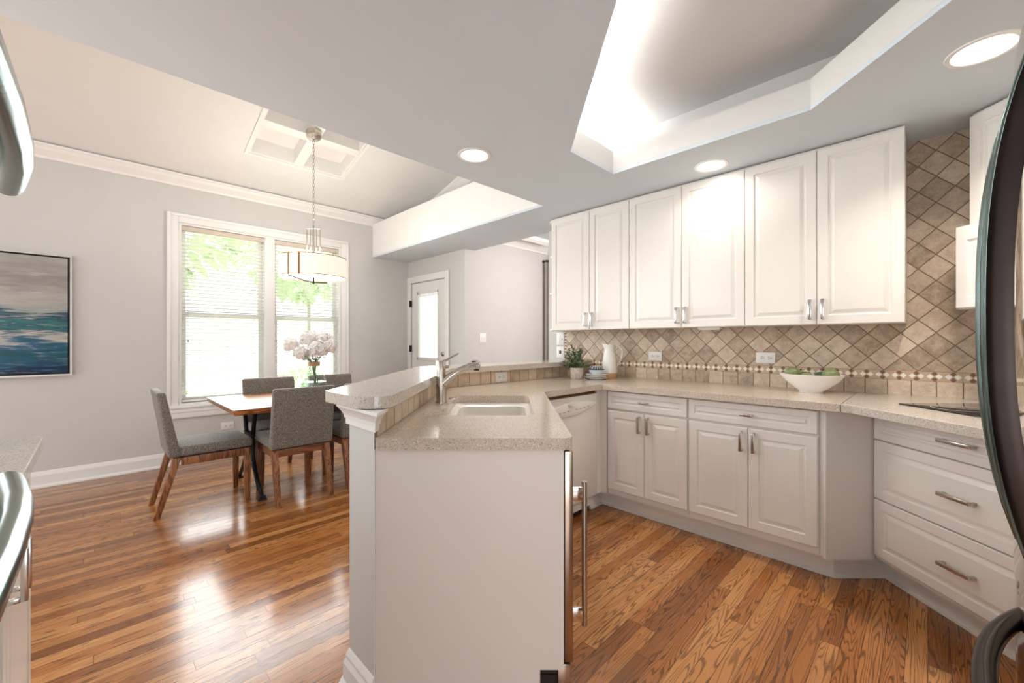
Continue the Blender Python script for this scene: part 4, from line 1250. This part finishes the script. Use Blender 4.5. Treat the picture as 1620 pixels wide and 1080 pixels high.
spots = [(.565, 3.92, -PI / 2, 'grey upholstered dining chair at the head end of table, turned toward the window wall side'),
         (1.137, 3.64, 0, 'grey upholstered dining chair with its back to the kitchen, clear of the half wall'),
         (1.672, 3.655, 0, 'grey upholstered dining chair half hidden behind the peninsula half wall'),
         (1.19, 4.285, PI, 'grey upholstered dining chair by the window on the left of the flower vase'),
         (1.776, 4.285, PI, 'grey upholstered dining chair by the window on the right of the flower vase')]
spots[0] = (.565, 3.92, -PI / 2, 'grey upholstered dining chair seen side-on at the free end of the table')
ch = make_chair(spots[0][3])
for i, (x, y, rz, lab) in enumerate(spots):
    c = ch if i == 0 else copy_tree(ch)
    c.location = (x, y, 0); c.rotation_euler = (0, 0, rz); c['label'] = lab

# ------------------------------------------------------------------ vase and hydrangeas
VX, VY = 1.45, 4.08
t = thing('flower_vase', 'clear glass vase with cork collar on dining table', 'vase', (VX, VY, TH))
outp = [(0, .0), (.095, .0), (.112, .02), (.116, .07), (.108, .12), (.085, .175), (.058, .225), (.042, .265), (.040, .30), (.044, .305)]
inp = [(.040, .305), (.036, .30), (.038, .265), (.054, .225), (.081, .175), (.104, .12), (.112, .07), (.108, .022), (.09, .006), (0, .006)]
MB().lathe(outp + inp, 40).build('glass_body', 'vase_glass', t, smooth=True)
MB().lathe([(0, .008), (.088, .008), (.106, .024), (.110, .07), (.1035, .115), (0, .115)], 32).build('water', 'water', t, smooth=True)
MB().lathe([(.0435, .262), (.049, .262), (.050, .303), (.0445, .303), (.0435, .262)], 28).build('cork_collar', 'cork', t, smooth=True)

t = thing('flower_bouquet', 'white hydrangea bouquet standing in the glass vase', 'flowers', (VX, VY, TH))
heads = []
def px2h(px, py, z):     # offsets from the vase for a bloom centre
    u = (px - 810) / 658
    return u * z, 1.22 + z * (540 - py) / 658
vz = (VX + VY) / S2; vx = (VX - VY) / S2
rnd = random.Random(3)
for (px, py, r, dz) in ((461, 546, .070, .02), (477, 559, .066, -.06), (489, 536, .080, .05), (503, 552, .085, -.05), (521, 548, .070, .0), (513, 536, .07, .06)):
    x, h = px2h(px, py, vz + dz)
    wx, wy = P(x, vz + dz)
    heads.append((wx - VX, wy - VY, h - TH, r))
for (hx_, hy_, hz_, r) in heads:
    mb = MB()
    mb.ball((hx_, hy_, hz_), r * .62, 2)
    nf = 90
    for i in range(nf):
        zc = 1 - 2 * (i + .5) / nf; th = i * 2.399963
        q = math.sqrt(max(0, 1 - zc * zc))
        nrm = Vector((q * math.cos(th), q * math.sin(th), zc * .85)).normalized()
        if nrm.z < -.75: continue
        c = Vector((hx_, hy_, hz_)) + nrm * r * rnd.uniform(.72, 1.08)
        u_ = nrm.orthogonal().normalized(); w_ = nrm.cross(u_)
        a0 = rnd.uniform(0, PI)
        for k in range(4):
            a = a0 + k * PI / 2
            d = u_ * math.cos(a) + w_ * math.sin(a); e = u_ * -math.sin(a) + w_ * math.cos(a)
            s_ = r * rnd.uniform(.22, .32)
            p0 = c; p1 = c + d * s_ * .6 + e * s_ * .5 + nrm * s_ * .25; p2 = c + d * s_ * 1.15 + nrm * s_ * .1; p3 = c + d * s_ * .6 - e * s_ * .5 + nrm * s_ * .25
            mb.quad([p0, p1, p2, p3])
    mb.build('flower_head', 'petal', t, fix=False)
    b0 = Vector((rnd.uniform(-.05, .05), rnd.uniform(-.05, .05), .02))
    nk = Vector((hx_ * .12, hy_ * .12, .29))
    MB().tube([b0, b0.lerp(nk, .6), nk, nk.lerp(Vector((hx_, hy_, hz_)), .55) + Vector((0, 0, .02)), (hx_, hy_, hz_ - r * .5)], .0045, 8).build('stem', 'stem', t, smooth=True)
def leaf_quad(mb, base, d, up, L_, W_):
    d = d.normalized(); s_ = d.cross(up).normalized(); 
    c = []
    for i, (f, wdt) in enumerate(((0, .05), (.25, .8), (.55, 1.0), (.8, .6), (1.0, .03))):
        m = base + d * L_ * f - up * (L_ * .25 * f * f)
        c.append((m + s_ * W_ * wdt * .5 + up * W_ * .12 * wdt, m, m - s_ * W_ * wdt * .5 + up * W_ * .12 * wdt))
    for A, B in zip(c[:-1], c[1:]):
        mb.quad([A[0], A[1], B[1], B[0]]); mb.quad([A[1], A[2], B[2], B[1]])
lat = Vector((1, -1, 0)).normalized(); dep_ = Vector((1, 1, 0)).normalized()
for (s_, f, z, L_) in ((.9, -.3, .33, .11), (.6, -.6, .31, .12), (-.7, -.5, .33, .10), (.1, -.9, .32, .09), (1.0, .2, .38, .13), (-.4, -.8, .31, .11)):
    mb = MB(); d_ = lat * s_ + dep_ * f + Vector((0, 0, .35))
    leaf_quad(mb, lat * s_ * .03 + dep_ * f * .03 + Vector((0, 0, z)), d_, Vector((0, 0, 1)), L_, L_ * .6)
    mb.build('leaf', 'leaf', t, smooth=True, fix=False)

# ------------------------------------------------------------------ pendant lamp
PX, PY = 1.437, 4.06
t = thing('pendant_lamp', 'drum shade pendant lamp hanging on chain over the dining table', 'pendant lamp', (PX, PY, 0))
zc = vault(PX, PY)
mb = MB().lathe([(0, .012), (.066, .012), (.068, -.02), (.060, -.045), (.02, -.05), (.012, -.062), (0, -.062)], 32)
cn = mb.build('canopy', 'nickel', t, smooth=True, loc=(0, 0, zc - .018)); cn.rotation_euler = (math.atan(-SL) * 1.0, 0, 0)
mb = MB(); z = zc - .085; i = 0
ZT = 2.275
while z > ZT + .01:
    ln = .040
    pts = []
    for k in range(14):
        a = 2 * PI * k / 14
        dx, dz = .009 * math.cos(a), (ln / 2) * math.sin(a)
        pts.append((dx, 0, z - ln / 2 + dz) if i % 2 == 0 else (0, dx, z - ln / 2 + dz))
    mb.tube(pts, .0024, 6, closed=True)
    z -= ln - .007; i += 1
mb.build('chain', 'nickel', t, smooth=True)
ZB0, ZB1 = 1.815, 1.995
mb = MB().tube([(0, 0, ZT + .03), (0, 0, ZB0 + .0)], .010, 10)
mb.build('stem_rod', 'nickel', t, smooth=True)
la = Vector((1, -1, 0)).normalized()
mb = MB()
for s_ in (-1, 1):
    for w_ in (.062, .028):
        p = la * s_ * w_
        mb.tube([(p.x, p.y, ZB1 - .02), (p.x, p.y, ZT - (.0 if w_ > .05 else -.0))], .0055, 6)
p = la * .068
mb.tube([(-p.x, -p.y, ZT), (p.x, p.y, ZT)], .006, 6)
mb.build('frame_rods', 'nickel', t, smooth=True)
R = .286
mb = MB(); mb.lathe([(R, ZB0), (R, ZB1), (R - .004, ZB1), (R - .004, ZB0), (R, ZB0)], 56)
sh = mb.build('drum_shade', 'shade', t, smooth=True)
mb = MB()
for z in (ZB0, ZB1): mb.lathe([(R - .005, z - .003), (R + .0025, z - .003), (R + .0025, z + .003), (R - .005, z + .003), (R - .005, z - .003)], 56)
mb.build('shade_rim', 'copper', sh, smooth=True)
MB().lathe([(0, ZB0 + .012), (R - .008, ZB0 + .012), (R - .008, ZB0 + .018), (0, ZB0 + .018)], 48).build('diffuser', 'diffuser', t)
mb = MB()
fw = Vector((-1, -1, 0)).normalized()
for s_ in (-.055, .0455):
    q = la * s_ + la * -.035
    dd_ = math.sqrt(R * R - (s_ - .035) ** 2)
    q = q + fw * (dd_ + .004)
    mb.box(q.x - .005, q.x + .005, q.y - .005, q.y + .005, ZB0 - .012, ZB1 + .004)
mb.build('strap', 'copper', sh)
mb = MB()
mb.tube([la * -.13 + fw * .20 + Vector((0, 0, ZB0 - .003)), la * -.05 + fw * .08 + Vector((0, 0, ZB0 - .035)), Vector((0, 0, ZB0 - .045)), la * .10 + fw * -.06 + Vector((0, 0, ZB0 - .040))], .005, 8)
mb.tube([(0, 0, ZB0 + .01), (0, 0, ZB0 - .06)], .008, 8)
mb.build('finial', 'iron', t, smooth=True)
pl = bpy.data.lights.new('pendant_lamp_bulb', 'POINT'); pl.energy = 25; pl.color = (1, .95, .88); pl.shadow_soft_size = .1
po = bpy.data.objects.new('pendant_lamp_bulb', pl); COL.objects.link(po); po.parent = t; po.location = (0, 0, ZB1 + .06)

# ------------------------------------------------------------------ painting
t = thing('wall_painting', 'abstract teal and grey seascape painting in thin silver frame', 'painting', (-.60, YW - .001, .93))
W2, HH = .455, 1.025
mb = MB()
for (x0, x1, z0, z1) in ((-W2, -W2 + .014, 0, HH), (W2 - .014, W2, 0, HH), (-W2 + .014, W2 - .014, 0, .014), (-W2 + .014, W2 - .014, HH - .014, HH)):
    mb.box(x0, x1, -.045, 0, z0, z1)
mb.build('frame', 'silver_frame', t)
MB().box(-W2 + .014, W2 - .014, -.012, -.001, .014, HH - .014).build('frame_backing', 'black_paint', t)
MB().box(-W2 + .027, W2 - .027, -.036, -.012, .027, HH - .027).build('canvas', 'painting', t, bevel=.002)

# ------------------------------------------------------------------ things on the counter
zt = H_CT
# potted plant
t = thing('potted_plant', 'small leafy green plant in a round stone pot on corner counter', 'plant', (2.80, 2.045, zt))
MB().lathe([(0, 0), (.047, 0), (.053, .01), (.054, .085), (.051, .092), (.046, .088), (.046, .07), (0, .07)], 32).build('pot', 'stone_pot', t, smooth=True)
MB().lathe([(0, .0705), (.0455, .0705), (.0455, .074), (0, .076)], 20).build('soil', 'dark', t)
rnd = random.Random(11)
mbl = MB(); mbs = MB()
for i in range(60):
    th = rnd.uniform(0, 2 * PI); el = rnd.uniform(.1, 1.45)
    L_ = rnd.uniform(.10, .135) + .05 * math.sin(el)
    d = Vector((math.cos(th) * math.cos(el), math.sin(th) * math.cos(el), math.sin(el)))
    b = Vector((rnd.uniform(-.03, .03), rnd.uniform(-.03, .03), .075))
    tip = b + d * L_ + Vector((0, 0, .015))
    if math.hypot(tip.x, tip.y) > .125: tip *= .9
    mbs.tube([b, b.lerp(tip, .5) + Vector((0, 0, .012)), tip], .0014, 5)
    for j in range(9):
        f = .3 + .7 * j / 8
        p = b.lerp(tip, f) + Vector((0, 0, .012 * (1 - abs(2 * f - 1))))
        dd_ = Vector((rnd.uniform(-1, 1), rnd.uniform(-1, 1), rnd.uniform(-.2, 1))) + d * .15
        if math.hypot(p.x - .073, p.y + .14) < .118: continue
        leaf_quad(mbl, p, dd_, Vector((0.01, 0, 1)), rnd.uniform(.024, .034), .022)
mbs.build('stems', 'stem', t, smooth=True)
mbl.build('foliage', 'sage', t, smooth=True, fix=False)
# plates + bowls
px_, py_ = 2.873, 1.905
zz = zt
for i, lab in enumerate(('white plate at the bottom of the small stack by the pitcher', 'white plate in middle of the small stack by the pitcher', 'white plate on top of the stack, under the blue bowl')):
    mb = MB().lathe([(0, 0), (.048, 0), (.050, .004), (.082, .010), (.087, .015), (.085, .0165), (.078, .0135), (.05, .0075), (0, .0068)], 40)
    o = mb.build('plate', 'ceramic' if i != 1 else 'pale_blue', None, smooth=True, loc=(px_ + (.002, -.002, .001)[i], py_, zz + .0002)); zz += .0125
    tag(o, lab, 'plate', 'stacked plates by the pitcher')
t = thing('bowl', 'pale bowl with blue rim on the stacked plates', 'bowl', (px_, py_, zz - .0035))
MB().lathe([(0, 0), (.036, 0), (.038, .006), (.052, .022), (.061, .044), (.058, .044), (.049, .024), (.034, .009), (0, .008)], 40).build('bowl_body', 'pale_blue', t, smooth=True)
MB().lathe([(.0605, .0435), (.0635, .0435), (.0645, .051), (.060, .051), (.0605, .0435)], 40).build('rim_band', 'blue_glaze', t, smooth=True)
o = MB().lathe([(0, 0), (.03, 0), (.045, .016), (.056, .042), (.0535, .042), (.043, .019), (.028, .0045), (0, .0045)], 44).build('bowl', 'stripe', None, smooth=True, loc=(px_, py_, zz - .0035 + .030))
tag(o, 'black and white striped bowl nested in the blue rimmed bowl', 'bowl')
# pitcher
t = thing('pitcher', 'tall white ceramic pitcher with raw clay base', 'pitcher', (3.055, 1.893, zt), 0)
def spout(x, y, z, a):
    s_ = max(0, (z - .235) / .05)
    d = Vector((-1, 1)).normalized()
    k = max(0, math.cos(a - math.atan2(d.y, d.x)))
    e = (k ** 6) * s_ * .022
    return x + d.x * e, y + d.y * e, z + (k ** 3) * s_ * .010
prof = [(.062, .044), (.0625, .06), (.061, .11), (.055, .17), (.047, .215), (.043, .235), (.043, .25), (.045, .275), (.046, .28), (.0435, .279), (.041, .25), (.041, .235), (.044, .21), (.05, .17), (.055, .12), (.056, .05), (0, .046)]
MB().lathe(prof, 44, fn=spout).build('body', 'ceramic', t, smooth=True, ang=60)
MB().lathe([(0, 0), (.060, 0), (.062, .004), (.0625, .044), (0, .044)], 44).build('clay_base', 'terracotta', t, smooth=True)
e = Vector((1, -1, 0)).normalized()
hp = [(.040, .248), (.062, .262), (.088, .258), (.105, .232), (.106, .20), (.094, .155), (.076, .118), (.060, .098)]
MB().tube([(e.x * a, e.y * a, z) for a, z in hp], [.008, .008, .0085, .009, .009, .0085, .008, .008], 12, sq=(1.0, 1.2)).build('handle', 'ceramic', t, smooth=True)
# fruit bowl
bx, by = 3.03, .495
t = thing('fruit_bowl', 'wide white oval bowl holding green fruit on the counter', 'bowl', (bx, by, zt))
def boat(x, y, z, a): return x, y, z + max(0, z - .03) * .04 * abs(math.sin(a)) ** 3
bp = [(0, 0), (.052, 0), (.054, .012), (.082, .034), (.118, .068), (.146, .108), (.143, .109), (.112, .072), (.077, .041), (.04, .022), (0, .02)]
MB().lathe(bp, 56, sx=.62, sy=1.14, fn=boat).build('bowl_body', 'ceramic', t, smooth=True, ang=70)
fl = ['green fruit with a dark stem at left end of the oval bowl', 'dark green fruit low in the oval bowl next to the stemmed one', 'pale green fruit in the middle of oval bowl',
      'grey green fruit behind the rightmost fruit of oval bowl', 'smooth pale green fruit at right end of oval bowl']
for i, (dx, dy, dz, r, m_) in enumerate(((.0, .092, .098, .035, 'avocado'), (.038, .034, .080, .026, 'avocado_dark'), (-.030, .016, .076, .030, 'avocado'),
                                         (.040, -.042, .082, .028, 'avocado_dark'), (-.012, -.096, .098, .035, 'avocado'))):
    t = thing('green_fruit', fl[i], 'fruit', (bx + dx, by + dy, zt + dz + .016), rnd.uniform(-.4, .4), 'green fruit in the oval bowl')
    mb = MB(); mb.lathe([(0, -r * 1.25), (r * .45, -r * 1.1), (r * .85, -r * .6), (r, -.05 * r), (r * .93, r * .5), (r * .66, r * .98), (r * .3, r * 1.22), (0, r * 1.28)], 24)
    f_ = mb.build('flesh', m_, t, smooth=True); f_.rotation_euler = (PI / 2 + .15, 0, rnd.uniform(-.3, .3))
    if i == 0:
        MB().tube([(0, -.036, .014), (0, -.044, .026)], .004, 6).build('stalk', 'dark', t)

# ------------------------------------------------------------------ outside
o = MB().box(-12, 18, YW + .16, 30, -.35, -.25).build('ground_lawn', 'grass')
struct(o, 'bright lawn outside the dining window', 'ground')
o = MB().box(3.4, 9, 4.1, 9, -.249, -.1).build('patio', 'patio')
struct(o, 'pale patio slab outside the glazed door', 'ground')
def shrub(name, label, x, y, r, h, seed, trunk=0.0):
    t = thing(name, label, 'shrub' if not trunk else 'tree', (x, y, -.25), 0, 'greenery outside the window')
    rr = random.Random(seed); mb = MB()
    for i in range(700):
        d = Vector((rr.gauss(0, 1), rr.gauss(0, 1), rr.gauss(0, 1))).normalized()
        p = Vector((d.x * r, d.y * r, trunk + h / 2 + d.z * h / 2)) * 1.0
        p = Vector((p.x * rr.uniform(.6, 1), p.y * rr.uniform(.6, 1), p.z))
        leaf_quad(mb, p, d + Vector((rr.uniform(-.6, .6), rr.uniform(-.6, .6), rr.uniform(-.3, .6))), Vector((0.01, 0, 1)), r * .22, r * .13)
    mb.build('foliage', 'bush', t, fix=False)
    MB().tube([(0, 0, 0), (0, 0, trunk + h * .4)], r * .025, 8).build('trunk', 'bark', t)
shrub('garden_shrub', 'low green shrub outside the window behind the vase', 2.35, 7.2, .55, .95, 1)
shrub('garden_shrub', 'rounded green shrub outside, low in the left half of window', .55, 8.0, .6, .8, 2)
shrub('garden_tree', 'leafy tree outside, high in the left half of window', .2, 10.5, 1.9, 2.8, 3, 2.6)
shrub('garden_tree', 'leafy tree outside, high in the right half of window', 4.3, 12.5, 1.8, 2.6, 4, 2.9)
